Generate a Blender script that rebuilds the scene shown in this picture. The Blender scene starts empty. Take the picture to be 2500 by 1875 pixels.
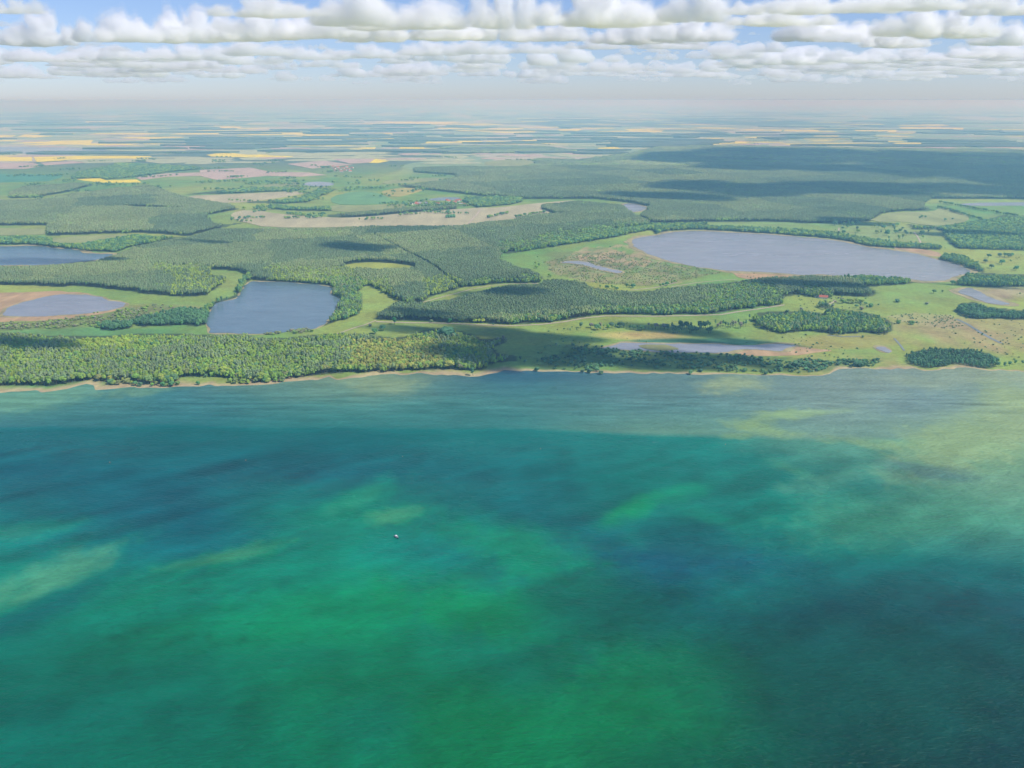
import bpy, math, random
import numpy as np
from mathutils import Vector

random.seed(7)
RNG = np.random.default_rng(11)
SC = bpy.context.scene
COL = SC.collection

# ------------------------------------------------------------------ camera, sky, sun, exposure
H = 460.0                     # metres above the lake
FPX = 2000.0                  # focal length in photograph pixels (2500 wide)
PITCH = math.atan((937.5 - 245.0) / FPX)
cam_d = bpy.data.cameras.new('camera'); cam = bpy.data.objects.new('camera', cam_d); COL.objects.link(cam)
cam.location = (0, 0, H)
cam.rotation_euler = (math.pi / 2 - PITCH, 0, 0)
cam_d.sensor_width = 36.0; cam_d.lens = 36.0 * FPX / 2500.0
cam_d.clip_start = 1.0; cam_d.clip_end = 400000.0
SC.camera = cam

SUN_EL, SUN_AZ = math.radians(50), math.radians(112)     # azimuth clockwise from the view direction
SUNV = Vector((math.sin(SUN_AZ) * math.cos(SUN_EL), math.cos(SUN_AZ) * math.cos(SUN_EL), math.sin(SUN_EL)))
world = bpy.data.worlds.new('World'); SC.world = world; world.use_nodes = True
wn = world.node_tree.nodes; wl = world.node_tree.links
bg = wn['Background']
sky = wn.new('ShaderNodeTexSky'); sky.sky_type = 'NISHITA'; sky.sun_disc = False
sky.sun_elevation = SUN_EL; sky.sun_rotation = SUN_AZ
sky.altitude = 1500; sky.air_density = 1.0; sky.dust_density = 1.0; sky.ozone_density = 1.0
wb = wn.new('ShaderNodeVectorMath'); wb.operation = 'MULTIPLY'; wb.inputs[1].default_value = (0.81, 0.90, 1.2)      # camera white balance
wl.new(sky.outputs[0], wb.inputs[0]); wl.new(wb.outputs[0], bg.inputs[0]); bg.inputs[1].default_value = 0.11
sun_d = bpy.data.lights.new('sun', 'SUN'); sun = bpy.data.objects.new('sun', sun_d); COL.objects.link(sun)
sun_d.energy = 4.6; sun_d.angle = math.radians(0.5); sun_d.color = (1.0, 0.94, 0.89)
sun.rotation_euler = SUNV.to_track_quat('Z', 'Y').to_euler()
sun.location = (0, 0, 6000)

vs = SC.view_settings
vs.view_transform = 'Standard'; vs.look = 'None'; vs.gamma = 1.0; vs.use_curve_mapping = False
vs.exposure = 0.0
cy = SC.cycles
cy.max_bounces = 44; cy.diffuse_bounces = 2; cy.glossy_bounces = 2; cy.transmission_bounces = 2
cy.volume_bounces = 40; cy.transparent_max_bounces = 48
cy.use_denoising = True
try:
    cy.denoiser = 'OPENIMAGEDENOISE'
except Exception:
    pass
cy.use_adaptive_sampling = False
cy.caustics_reflective = False; cy.caustics_refractive = False
cy.sample_clamp_indirect = 6.0

# ------------------------------------------------------------------ photograph pixel <-> ground
CP, SP = math.cos(PITCH), math.sin(PITCH)

def ground(uv, z=0.0):
    uv = np.asarray(uv, float).reshape(-1, 2)
    a = uv[:, 0] - 1250.0; b = 937.5 - uv[:, 1]
    dx = a; dy = CP * FPX + SP * b; dz = -SP * FPX + CP * b
    t = (z - H) / np.minimum(dz, -1e-3)
    return np.stack([dx * t, dy * t], 1)

def pixel(x, y, z=0.0):
    dz = z - H
    depth = y * CP - dz * SP
    up = y * SP + dz * CP
    depth = np.maximum(depth, 1.0)
    return 1250.0 + FPX * x / depth, 937.5 - FPX * up / depth

def gp(u, v, z=0.0):
    p = ground([(u, v)], z)[0]
    return float(p[0]), float(p[1])

def inpoly(u, v, poly):
    P = np.asarray(poly, float)
    u = np.asarray(u); v = np.asarray(v)
    ok = np.zeros(u.shape, bool)
    bb = (u >= P[:, 0].min()) & (u <= P[:, 0].max()) & (v >= P[:, 1].min()) & (v <= P[:, 1].max())
    idx = np.nonzero(bb)[0]
    if len(idx) == 0:
        return ok
    uu, vv = u[idx], v[idx]
    c = np.zeros(len(idx), bool)
    x1, y1 = P[-1]
    for x2, y2 in P:
        if y1 != y2:
            cr = ((y1 > vv) != (y2 > vv)) & (uu < (x2 - x1) * (vv - y1) / (y2 - y1) + x1)
            c ^= cr
        x1, y1 = x2, y2
    ok[idx] = c
    return ok

def wide(poly):
    """carry polygons that touch the picture's side on past it"""
    out = []
    for x, y in poly:
        if x <= 0: x = -420 + x
        if x >= 2500: x = 2920 + (x - 2500)
        out.append((x, y))
    return out

# ------------------------------------------------------------------ small numeric noise
def _hash(ix, iy, s):
    n = (ix * 374761393 + iy * 668265263 + s * 1442695041).astype(np.int64)
    n = (n ^ (n >> 13)) * 1274126177
    n = n ^ (n >> 16)
    return (n & 0xffff) / 65535.0

def vnoise(x, y, s=0):
    ix = np.floor(x).astype(np.int64); iy = np.floor(y).astype(np.int64)
    fx = x - ix; fy = y - iy
    fx = fx * fx * (3 - 2 * fx); fy = fy * fy * (3 - 2 * fy)
    a = _hash(ix, iy, s); b = _hash(ix + 1, iy, s); c = _hash(ix, iy + 1, s); d = _hash(ix + 1, iy + 1, s)
    return (a * (1 - fx) + b * fx) * (1 - fy) + (c * (1 - fx) + d * fx) * fy

def fbm(x, y, s=0, o=4):
    t = 0; a = 0.5; n = 0
    for i in range(o):
        t = t + a * vnoise(x, y, s + i * 17); n += a
        x = x * 2.03 + 11.7; y = y * 2.03 - 5.3; a *= 0.5
    return t / n

def lin(c):
    c = np.asarray(c, float) / 255.0
    return np.where(c <= 0.04045, c / 12.92, ((c + 0.055) / 1.055) ** 2.4)

# ------------------------------------------------------------------ materials
def mat(name):
    m = bpy.data.materials.new(name); m.use_nodes = True
    return m, m.node_tree.nodes, m.node_tree.links, m.node_tree.nodes['Principled BSDF']

def plain(name, c, rough=0.8, noise=None, amt=0.25):
    m, n, l, b = mat(name)
    b.inputs['Base Color'].default_value = (*c, 1); b.inputs['Roughness'].default_value = rough
    b.inputs['Specular IOR Level'].default_value = 0.2
    if noise:
        g = n.new('ShaderNodeNewGeometry'); t = n.new('ShaderNodeTexNoise'); t.inputs['Scale'].default_value = noise
        t.inputs['Detail'].default_value = 6; t.inputs['Roughness'].default_value = 0.65
        l.new(g.outputs['Position'], t.inputs['Vector'])
        r = n.new('ShaderNodeMapRange'); r.inputs[1].default_value = 0.3; r.inputs[2].default_value = 0.7
        r.inputs[3].default_value = 1 - amt; r.inputs[4].default_value = 1 + amt
        l.new(t.outputs[0], r.inputs[0])
        x = n.new('ShaderNodeVectorMath'); x.operation = 'SCALE'; x.inputs[0].default_value = c
        l.new(r.outputs[0], x.inputs['Scale']); l.new(x.outputs[0], b.inputs['Base Color'])
    return m

def field_mat(name, c, ang=20, scale=0.02, amt=0.18):
    """crop: patches and faint drill lines"""
    m, n, l, b = mat(name)
    b.inputs['Roughness'].default_value = 0.9; b.inputs['Specular IOR Level'].default_value = 0.1
    g = n.new('ShaderNodeNewGeometry')
    mp = n.new('ShaderNodeMapping'); mp.inputs['Rotation'].default_value = (0, 0, math.radians(ang)); mp.inputs['Scale'].default_value = (1, 0.12, 1)
    l.new(g.outputs['Position'], mp.inputs[0])
    t1 = n.new('ShaderNodeTexNoise'); t1.inputs['Scale'].default_value = scale; t1.inputs['Detail'].default_value = 5
    l.new(mp.outputs[0], t1.inputs['Vector'])
    t2 = n.new('ShaderNodeTexNoise'); t2.inputs['Scale'].default_value = scale * 0.35; t2.inputs['Detail'].default_value = 4
    l.new(g.outputs['Position'], t2.inputs['Vector'])
    a = n.new('ShaderNodeMath'); a.operation = 'ADD'; l.new(t1.outputs[0], a.inputs[0]); l.new(t2.outputs[0], a.inputs[1])
    r = n.new('ShaderNodeMapRange'); r.inputs[1].default_value = 0.7; r.inputs[2].default_value = 1.3
    r.inputs[3].default_value = 1 - amt; r.inputs[4].default_value = 1 + amt; l.new(a.outputs[0], r.inputs[0])
    x = n.new('ShaderNodeVectorMath'); x.operation = 'SCALE'; x.inputs[0].default_value = c
    l.new(r.outputs[0], x.inputs['Scale']); l.new(x.outputs[0], b.inputs['Base Color'])
    return m

def land_mat():
    m, n, l, b = mat('land')
    b.inputs['Roughness'].default_value = 0.95; b.inputs['Specular IOR Level'].default_value = 0.05
    at = n.new('ShaderNodeAttribute'); at.attribute_name = 'col'
    g = n.new('ShaderNodeNewGeometry')
    t1 = n.new('ShaderNodeTexNoise'); t1.inputs['Scale'].default_value = 0.012; t1.inputs['Detail'].default_value = 8; t1.inputs['Roughness'].default_value = 0.6
    t2 = n.new('ShaderNodeTexNoise'); t2.inputs['Scale'].default_value = 0.09; t2.inputs['Detail'].default_value = 5; t2.inputs['Roughness'].default_value = 0.7
    l.new(g.outputs['Position'], t1.inputs['Vector']); l.new(g.outputs['Position'], t2.inputs['Vector'])
    a = n.new('ShaderNodeMath'); a.operation = 'ADD'; l.new(t1.outputs[0], a.inputs[0]); l.new(t2.outputs[0], a.inputs[1])
    r = n.new('ShaderNodeMapRange'); r.inputs[1].default_value = 0.7; r.inputs[2].default_value = 1.3
    r.inputs[3].default_value = 0.68; r.inputs[4].default_value = 1.32; l.new(a.outputs[0], r.inputs[0])
    hs = n.new('ShaderNodeHueSaturation'); l.new(at.outputs['Color'], hs.inputs['Color']); l.new(r.outputs[0], hs.inputs['Value'])
    r2 = n.new('ShaderNodeMapRange'); r2.inputs[1].default_value = 0.3; r2.inputs[2].default_value = 0.7
    r2.inputs[3].default_value = 0.475; r2.inputs[4].default_value = 0.52; l.new(t1.outputs[0], r2.inputs[0]); l.new(r2.outputs[0], hs.inputs['Hue'])
    l.new(hs.outputs[0], b.inputs['Base Color'])
    return m

def water_mat(name, base=None, rough=0.22, wave=2.6, strength=0.35, spec=0.5):
    m, n, l, b = mat(name)
    b.inputs['Roughness'].default_value = rough; b.inputs['IOR'].default_value = 1.33; b.inputs['Specular IOR Level'].default_value = spec
    g = n.new('ShaderNodeNewGeometry')
    if base is None:
        at = n.new('ShaderNodeAttribute'); at.attribute_name = 'col'; c_out = at.outputs['Color']
    else:
        rgb = n.new('ShaderNodeRGB'); rgb.outputs[0].default_value = (*base, 1); c_out = rgb.outputs[0]
    # weed beds and streaks on the lake bed
    mp = n.new('ShaderNodeMapping'); mp.inputs['Rotation'].default_value = (0, 0, math.radians(-14)); mp.inputs['Scale'].default_value = (0.35, 1.0, 1)
    l.new(g.outputs['Position'], mp.inputs[0])
    t0 = n.new('ShaderNodeTexNoise'); t0.inputs['Scale'].default_value = 0.03; t0.inputs['Detail'].default_value = 9; t0.inputs['Roughness'].default_value = 0.62
    l.new(mp.outputs[0], t0.inputs['Vector'])
    r = n.new('ShaderNodeMapRange'); r.inputs[1].default_value = 0.3; r.inputs[2].default_value = 0.7
    r.inputs[3].default_value = 0.84; r.inputs[4].default_value = 1.14; l.new(t0.outputs[0], r.inputs[0])
    t3 = n.new('ShaderNodeTexNoise'); t3.inputs['Scale'].default_value = 0.16; t3.inputs['Detail'].default_value = 8; t3.inputs['Roughness'].default_value = 0.7; t3.inputs['Distortion'].default_value = 0.6
    l.new(mp.outputs[0], t3.inputs['Vector'])
    r3 = n.new('ShaderNodeMapRange'); r3.inputs[1].default_value = 0.3; r3.inputs[2].default_value = 0.7; r3.inputs[3].default_value = 0.88; r3.inputs[4].default_value = 1.12; l.new(t3.outputs[0], r3.inputs[0])
    mm = n.new('ShaderNodeMath'); mm.operation = 'MULTIPLY'; l.new(r.outputs[0], mm.inputs[0]); l.new(r3.outputs[0], mm.inputs[1])
    x = n.new('ShaderNodeVectorMath'); x.operation = 'SCALE'; l.new(c_out, x.inputs[0]); l.new(mm.outputs[0], x.inputs['Scale'])
    l.new(x.outputs[0], b.inputs['Base Color'])
    # wind patches
    tw = n.new('ShaderNodeTexNoise'); tw.inputs['Scale'].default_value = 0.006; tw.inputs['Detail'].default_value = 6
    mq = n.new('ShaderNodeMapping'); mq.inputs['Rotation'].default_value = (0, 0, math.radians(15)); mq.inputs['Scale'].default_value = (0.4, 1.0, 1); l.new(g.outputs['Position'], mq.inputs[0]); l.new(mq.outputs[0], tw.inputs['Vector'])
    rw = n.new('ShaderNodeMapRange'); rw.inputs[1].default_value = 0.35; rw.inputs[2].default_value = 0.65; rw.inputs[3].default_value = rough * 0.5; rw.inputs[4].default_value = rough * 1.5
    l.new(tw.outputs[0], rw.inputs[0]); l.new(rw.outputs[0], b.inputs['Roughness'])
    # wind waves
    mw = n.new('ShaderNodeMapping'); mw.inputs['Rotation'].default_value = (0, 0, math.radians(24)); mw.inputs['Scale'].default_value = (0.42, 1.0, 1)
    l.new(g.outputs['Position'], mw.inputs[0])
    t1 = n.new('ShaderNodeTexNoise'); t1.inputs['Scale'].default_value = 1.0 / wave; t1.inputs['Detail'].default_value = 4; t1.inputs['Roughness'].default_value = 0.55
    l.new(mw.outputs[0], t1.inputs['Vector'])
    t2 = n.new('ShaderNodeTexNoise'); t2.inputs['Scale'].default_value = 0.25 / wave; t2.inputs['Detail'].default_value = 3
    l.new(mw.outputs[0], t2.inputs['Vector'])
    a = n.new('ShaderNodeMath'); a.operation = 'MULTIPLY_ADD'; l.new(t2.outputs[0], a.inputs[0]); a.inputs[1].default_value = 1.6; l.new(t1.outputs[0], a.inputs[2])
    bp = n.new('ShaderNodeBump'); bp.inputs['Strength'].default_value = strength; bp.inputs['Distance'].default_value = 2.2
    l.new(a.outputs[0], bp.inputs['Height']); l.new(bp.outputs[0], b.inputs['Normal'])
    return m

def crown_mat():
    m, n, l, b = mat('foliage')
    b.inputs['Roughness'].default_value = 0.75; b.inputs['Specular IOR Level'].default_value = 0.15
    at = n.new('ShaderNodeAttribute'); at.attribute_type = 'INSTANCER'; at.attribute_name = 'tint'
    tc = n.new('ShaderNodeTexCoord')
    t = n.new('ShaderNodeTexNoise'); t.inputs['Scale'].default_value = 0.9; t.inputs['Detail'].default_value = 3
    l.new(tc.outputs['Object'], t.inputs['Vector'])
    r = n.new('ShaderNodeMapRange'); r.inputs[1].default_value = 0.3; r.inputs[2].default_value = 0.7
    r.inputs[3].default_value = 0.7; r.inputs[4].default_value = 1.3; l.new(t.outputs[0], r.inputs[0])
    x = n.new('ShaderNodeVectorMath'); x.operation = 'SCALE'; l.new(at.outputs['Color'], x.inputs[0]); l.new(r.outputs[0], x.inputs['Scale'])
    l.new(x.outputs[0], b.inputs['Base Color'])
    # leaves let some light through
    tr = n.new('ShaderNodeBsdfTranslucent'); l.new(x.outputs[0], tr.inputs[0])
    mx = n.new('ShaderNodeMixShader'); mx.inputs[0].default_value = 0.25
    l.new(b.outputs[0], mx.inputs[1]); l.new(tr.outputs[0], mx.inputs[2]); l.new(mx.outputs[0], n['Material Output'].inputs[0])
    return m

M_LAND = land_mat()
M_LAKE = water_mat('lake_water', None, 0.35, 3.0, 0.8, 0.1)
M_FOL = crown_mat()
M_BARK = plain('bark', (0.09, 0.065, 0.045), 0.9, 0.6, 0.3)
M_CROP = {
    'rape': field_mat('rapeseed_crop', (0.78, 0.68, 0.03)),
    'plough': field_mat('ploughed_soil', (0.47, 0.375, 0.29)),
    'tan': field_mat('dry_grass_field', (0.42, 0.40, 0.23), 60),
    'green': field_mat('green_crop', (0.15, 0.32, 0.12), 60),
    'teal': field_mat('young_wheat', (0.09, 0.27, 0.14), -30),
    'pale': field_mat('pale_meadow', (0.27, 0.32, 0.12), 35),
    'lime': field_mat('lime_clearing', (0.29, 0.34, 0.06), 10),
    'yel': field_mat('yellow_meadow', (0.38, 0.36, 0.10), 10),
}
M_REED = field_mat('dry_reeds', (0.42, 0.30, 0.16), 15, 0.06, 0.25)
M_SAND = field_mat('sandy_track', (0.46, 0.40, 0.30), 0, 0.05, 0.15)

# ------------------------------------------------------------------ building helpers
def mesh_obj(name, verts, faces, material=None, parent=None, smooth=False):
    me = bpy.data.meshes.new(name)
    me.from_pydata([tuple(v) for v in verts], [], [tuple(f) for f in faces])
    me.update()
    o = bpy.data.objects.new(name, me); COL.objects.link(o)
    if material:
        for mm in (material if isinstance(material, (list, tuple)) else [material]):
            me.materials.append(mm)
    if parent: o.parent = parent
    if smooth: me.polygons.foreach_set('use_smooth', np.ones(len(me.polygons), bool))
    return o

def np_mesh(name, V, F, material, smooth=True):
    """V (n,3) F (m,k) arrays, quick"""
    me = bpy.data.meshes.new(name)
    V = np.asarray(V, np.float32); F = np.asarray(F, np.int32); k = F.shape[1]
    me.vertices.add(len(V)); me.vertices.foreach_set('co', V.ravel())
    me.loops.add(F.size); me.loops.foreach_set('vertex_index', F.ravel())
    me.polygons.add(len(F)); me.polygons.foreach_set('loop_start', np.arange(0, F.size, k, dtype=np.int32))
    me.polygons.foreach_set('loop_total', np.full(len(F), k, np.int32))
    me.update(calc_edges=True); me.validate()
    if smooth: me.polygons.foreach_set('use_smooth', np.ones(len(me.polygons), bool))
    o = bpy.data.objects.new(name, me); COL.objects.link(o)
    me.materials.append(material)
    return o

def set_col(o, name, C, kind='FLOAT_COLOR'):
    at = o.data.attributes.new(name, kind, 'POINT')
    C = np.asarray(C, np.int32 if kind == 'INT' else np.float32)
    if kind == 'FLOAT_COLOR':
        C = np.concatenate([C, np.ones((len(C), 1), np.float32)], 1); at.data.foreach_set('color', C.ravel())
    elif kind == 'FLOAT_VECTOR':
        at.data.foreach_set('vector', C.ravel())
    else:
        at.data.foreach_set('value', C.ravel())

def tag(o, label=None, cat=None, group=None, kind=None):
    if label: o['label'] = label
    if cat: o['category'] = cat
    if group: o['group'] = group
    if kind: o['kind'] = kind
    return o

ORD = ['first', 'second', 'third', 'fourth', 'fifth', 'sixth', 'seventh', 'eighth', 'ninth', 'tenth', 'eleventh', 'twelfth', 'thirteenth',
       'fourteenth', 'fifteenth', 'sixteenth', 'seventeenth', 'eighteenth', 'nineteenth', 'twentieth']
for t in ('twenty', 'thirty', 'forty'):
    ORD += [t + '-' + o for o in ORD[:9]] + [{'twenty': 'thirtieth', 'thirty': 'fortieth', 'forty': 'fiftieth'}[t]]

def round_poly(pts, n=2, jit=0.0):
    """Chaikin smoothing of a pixel outline"""
    P = np.asarray(pts, float)
    for _ in range(n):
        Q = np.roll(P, -1, 0)
        P = np.stack([0.75 * P + 0.25 * Q, 0.25 * P + 0.75 * Q], 1).reshape(-1, 2)
    return P

def sheet(name, pts, z, material, label=None, cat=None, kind='structure', smooth=1, wob=18.0):
    """a sheet of ground cover traced on the ground, with a skirt so that it is no paper edge"""
    P = round_poly(wide(pts), smooth)
    Q = []
    for i in range(len(P)):                       # finer outline, then a natural wobble in metres
        a, b = P[i], P[(i + 1) % len(P)]; k = max(1, min(6, int(np.hypot(*(b - a)) / 8)))
        for j in range(k): Q.append(a + (b - a) * j / k)
    P = ground(np.array(Q), z)
    if wob: P = P + np.stack([fbm(P[:, 0] / 24, P[:, 1] / 24, 161, 3) - 0.5, fbm(P[:, 0] / 24, P[:, 1] / 24, 171, 3) - 0.5], 1) * wob
    n = len(P)
    A = 0.5 * np.sum(P[:, 0] * np.roll(P[:, 1], -1) - np.roll(P[:, 0], -1) * P[:, 1])
    if A < 0: P = P[::-1]
    V = [(x, y, z) for x, y in P] + [(x, y, -0.5) for x, y in P]
    F = [list(range(n))] + [[i, i + n, (i + 1) % n + n, (i + 1) % n] for i in range(n)]
    o = mesh_obj(name, V, F, material)
    return tag(o, label, cat, None, kind)

# ------------------------------------------------------------------ outlines in photograph pixels
SHORE = [(-900, 1010), (-600, 985), (-300, 972), (0, 960), (41, 954), (90, 952), (106, 955), (163, 950), (216, 935), (228, 941), (236, 950), (285, 948), (325, 946), (407, 946), (431, 944),
         (509, 940), (561, 939), (610, 941), (667, 936), (692, 932), (773, 927), (805, 916), (824, 925), (841, 923), (894, 919), (930, 913), (995, 913), (1028, 909),
         (1068, 915), (1109, 913), (1150, 918), (1166, 917), (1219, 907), (1231, 904), (1309, 906), (1370, 907), (1471, 909), (1600, 911), (1722, 913), (1864, 914),
         (1966, 917), (2027, 913), (2051, 901), (2088, 899), (2125, 899), (2170, 901), (2230, 897), (2251, 903), (2312, 901), (2353, 895), (2414, 903), (2454, 903),
         (2500, 907), (2800, 915), (3100, 930), (3400, 945)]
LAKES = {
    'far_left': [(0, 607), (24, 602), (69, 599), (106, 601), (138, 607), (191, 609), (203, 618), (244, 620), (281, 620), (260, 629), (228, 636), (163, 642), (102, 648), (0, 650)],
    'reedy': [(8, 768), (12, 754), (49, 740), (118, 722), (163, 718), (220, 720), (252, 726), (264, 734), (293, 734), (313, 746), (260, 758), (175, 768), (102, 773), (24, 773)],
    'middle': [(618, 686), (651, 687), (712, 690), (773, 695), (814, 699), (800, 716), (838, 732), (822, 744), (818, 760), (822, 764), (797, 785), (773, 801), (749, 804), (692, 810),
               (651, 815), (618, 815), (570, 813), (525, 813), (511, 811), (505, 785), (509, 769), (525, 744), (545, 736), (578, 728), (586, 720), (590, 707), (602, 693)],
    'large': [(1541, 587), (1557, 579), (1614, 573), (1633, 567), (1702, 563), (1771, 567), (1885, 573), (1966, 579), (2043, 587), (2109, 602), (2178, 610), (2231, 618), (2283, 632),
              (2316, 640), (2353, 651), (2377, 665), (2324, 675), (2320, 685), (2251, 687), (2210, 679), (2117, 677), (2048, 673), (2007, 669), (1966, 673), (1909, 667), (1828, 663),
              (1771, 661), (1722, 653), (1700, 652), (1646, 640), (1597, 626), (1561, 610), (1541, 594)],
    'marsh': [(1365, 641), (1392, 637), (1430, 638), (1452, 648), (1492, 656), (1522, 663), (1512, 667), (1486, 663), (1450, 655), (1432, 648), (1402, 643)],
    'front': [(1466, 850), (1501, 842), (1523, 835), (1563, 838), (1600, 839), (1700, 839), (1751, 840), (1781, 845), (1822, 845), (1883, 840), (1936, 840), (1936, 845), (1920, 853),
              (1903, 857), (1873, 854), (1814, 852), (1791, 857), (1751, 861), (1700, 859), (1640, 859), (1590, 857), (1530, 853), (1490, 852)],
    'flood': [(2336, 712), (2357, 701), (2381, 705), (2397, 716), (2434, 732), (2475, 744), (2434, 744), (2393, 734), (2369, 724)],
    'puddle': [(2140, 846), (2155, 845), (2170, 852), (2172, 859), (2158, 861), (2146, 854)],
    'tiny': [(1518, 498), (1545, 496), (1583, 507), (1565, 515), (1545, 518), (1528, 511)],
    'far': [(0, 357), (122, 358), (252, 361), (374, 370), (325, 374), (163, 376), (0, 370)],
    'village': [(1040, 487), (1070, 482), (1120, 481), (1125, 486), (1100, 489), (1060, 490)],
    'river': [(735, 449), (760, 443), (800, 444), (822, 450), (790, 455), (750, 454)],
    'east': [(2340, 497), (2400, 494), (2500, 488), (2500, 499), (2420, 502), (2350, 502)],
}
FIELDS = [  # kind, outline
    ('rape', [(0, 380), (77, 379), (77, 393), (0, 395)]),
    ('rape', [(81, 381), (285, 380), (370, 381), (365, 388), (300, 390), (163, 391), (89, 395)]),
    ('rape', [(20, 350), (106, 344), (228, 342), (220, 351), (81, 354)]),
    ('rape', [(0, 330), (40, 330), (22, 336), (0, 336)]),
    ('rape', [(41, 334), (61, 328), (134, 332), (81, 336)]),
    ('rape', [(504, 378), (545, 372), (740, 376), (732, 385), (610, 384), (517, 382)]),
    ('rape', [(187, 437), (244, 435), (260, 440), (334, 438), (346, 445), (260, 446), (203, 441)]),
    ('rape', [(626, 324), (716, 319), (765, 324), (724, 330), (651, 328)]),
    ('rape', [(847, 362), (918, 359), (914, 365), (860, 366)]),
    ('rape', [(975, 356), (1032, 354), (1036, 362), (1113, 364), (1101, 368), (975, 369)]),
    ('rape', [(885, 397), (910, 387), (957, 391), (922, 398)]),
    ('rape', [(1459, 361), (1528, 357), (1524, 363), (1463, 365)]),
    ('rape', [(1101, 317), (1207, 317), (1308, 319), (1304, 325), (1227, 324), (1125, 320)]),
    ('rape', [(1138, 348), (1207, 344), (1260, 347), (1190, 350)]),
    ('rape', [(1361, 315), (1422, 315), (1410, 320), (1365, 319)]),
    ('rape', [(1524, 315), (1622, 317), (1610, 324), (1553, 324)]),
    ('rape', [(914, 297), (1105, 297), (1235, 304), (1166, 306), (979, 303)]),
    ('rape', [(1738, 343), (1828, 346), (1820, 349), (1763, 348)]),
    ('rape', [(2084, 315), (2190, 316), (2186, 323), (2088, 320)]),
    ('rape', [(1885, 319), (1999, 317), (1995, 322), (1890, 322)]),
    ('rape', [(2194, 310), (2353, 312), (2350, 316), (2200, 315)]),
    ('rape', [(1985, 330), (2048, 331), (2045, 336), (1990, 335)]),
    ('rape', [(505, 305), (590, 308), (585, 314), (520, 312)]),
    ('plough', [(330, 433), (407, 423), (488, 421), (488, 415), (610, 409), (659, 419), (753, 421), (797, 427), (732, 431), (651, 429), (529, 439), (488, 429), (407, 431), (346, 439)]),
    ('plough', [(391, 358), (447, 350), (557, 360), (545, 365), (431, 366)]),
    ('plough', [(0, 401), (81, 397), (102, 405), (61, 412), (0, 412)]),
    ('plough', [(98, 397), (179, 393), (207, 397), (110, 403)]),
    ('plough', [(806, 387), (918, 385), (902, 397), (853, 399)]),
    ('pale', [(1182, 393), (1304, 387), (1309, 399), (1268, 406), (1186, 405)]),
    ('plough', [(659, 360), (757, 361), (753, 367), (667, 366)]),
    ('plough', [(700, 400), (790, 392), (860, 402), (760, 411)]),
    ('tan', [(443, 478), (570, 474), (736, 466), (740, 474), (631, 490), (561, 496), (488, 490)]),
    ('tan', [(561, 521), (602, 511), (692, 523), (800, 531), (873, 531), (1003, 519), (1158, 507), (1215, 507), (1309, 496), (1406, 488), (1386, 494), (1309, 507), (1353, 521),
             (1288, 531), (1243, 535), (1182, 543), (1121, 551), (1040, 553), (955, 551), (800, 555), (650, 555), (600, 543), (570, 535)]),
    ('green', [(806, 480), (869, 466), (922, 470), (947, 482), (975, 494), (881, 500), (812, 498)]),
    ('yel', [(922, 470), (971, 458), (1044, 460), (1003, 474), (963, 482)]),
    ('teal', [(0, 423), (122, 425), (163, 429), (102, 446), (0, 458)]),
    ('pale', [(0, 553), (118, 553), (106, 578), (0, 580)]),
    ('pale', [(122, 580), (333, 570), (325, 576), (230, 590), (150, 600), (130, 592)]),
    ('pale', [(2121, 541), (2149, 524), (2202, 518), (2283, 516), (2292, 506), (2328, 508), (2373, 533), (2345, 545), (2292, 551), (2235, 547), (2214, 541)]),
    ('lime', [(833, 648), (881, 640), (942, 641), (1016, 650), (1012, 664), (922, 668), (849, 663)]),
    ('pale', [(800, 500), (880, 502), (975, 496), (1000, 503), (960, 510), (812, 520)]),
    ('pale', [(640, 452), (730, 443), (735, 452), (720, 462), (620, 458)]),
    ('pale', [(940, 440), (1010, 436), (1110, 433), (1100, 438), (1000, 446), (930, 450)]),
    ('pale', [(0, 492), (95, 484), (95, 488), (0, 496)]),
    ('pale', [(285, 506), (350, 505), (450, 512), (440, 514), (330, 512)]),
]
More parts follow.
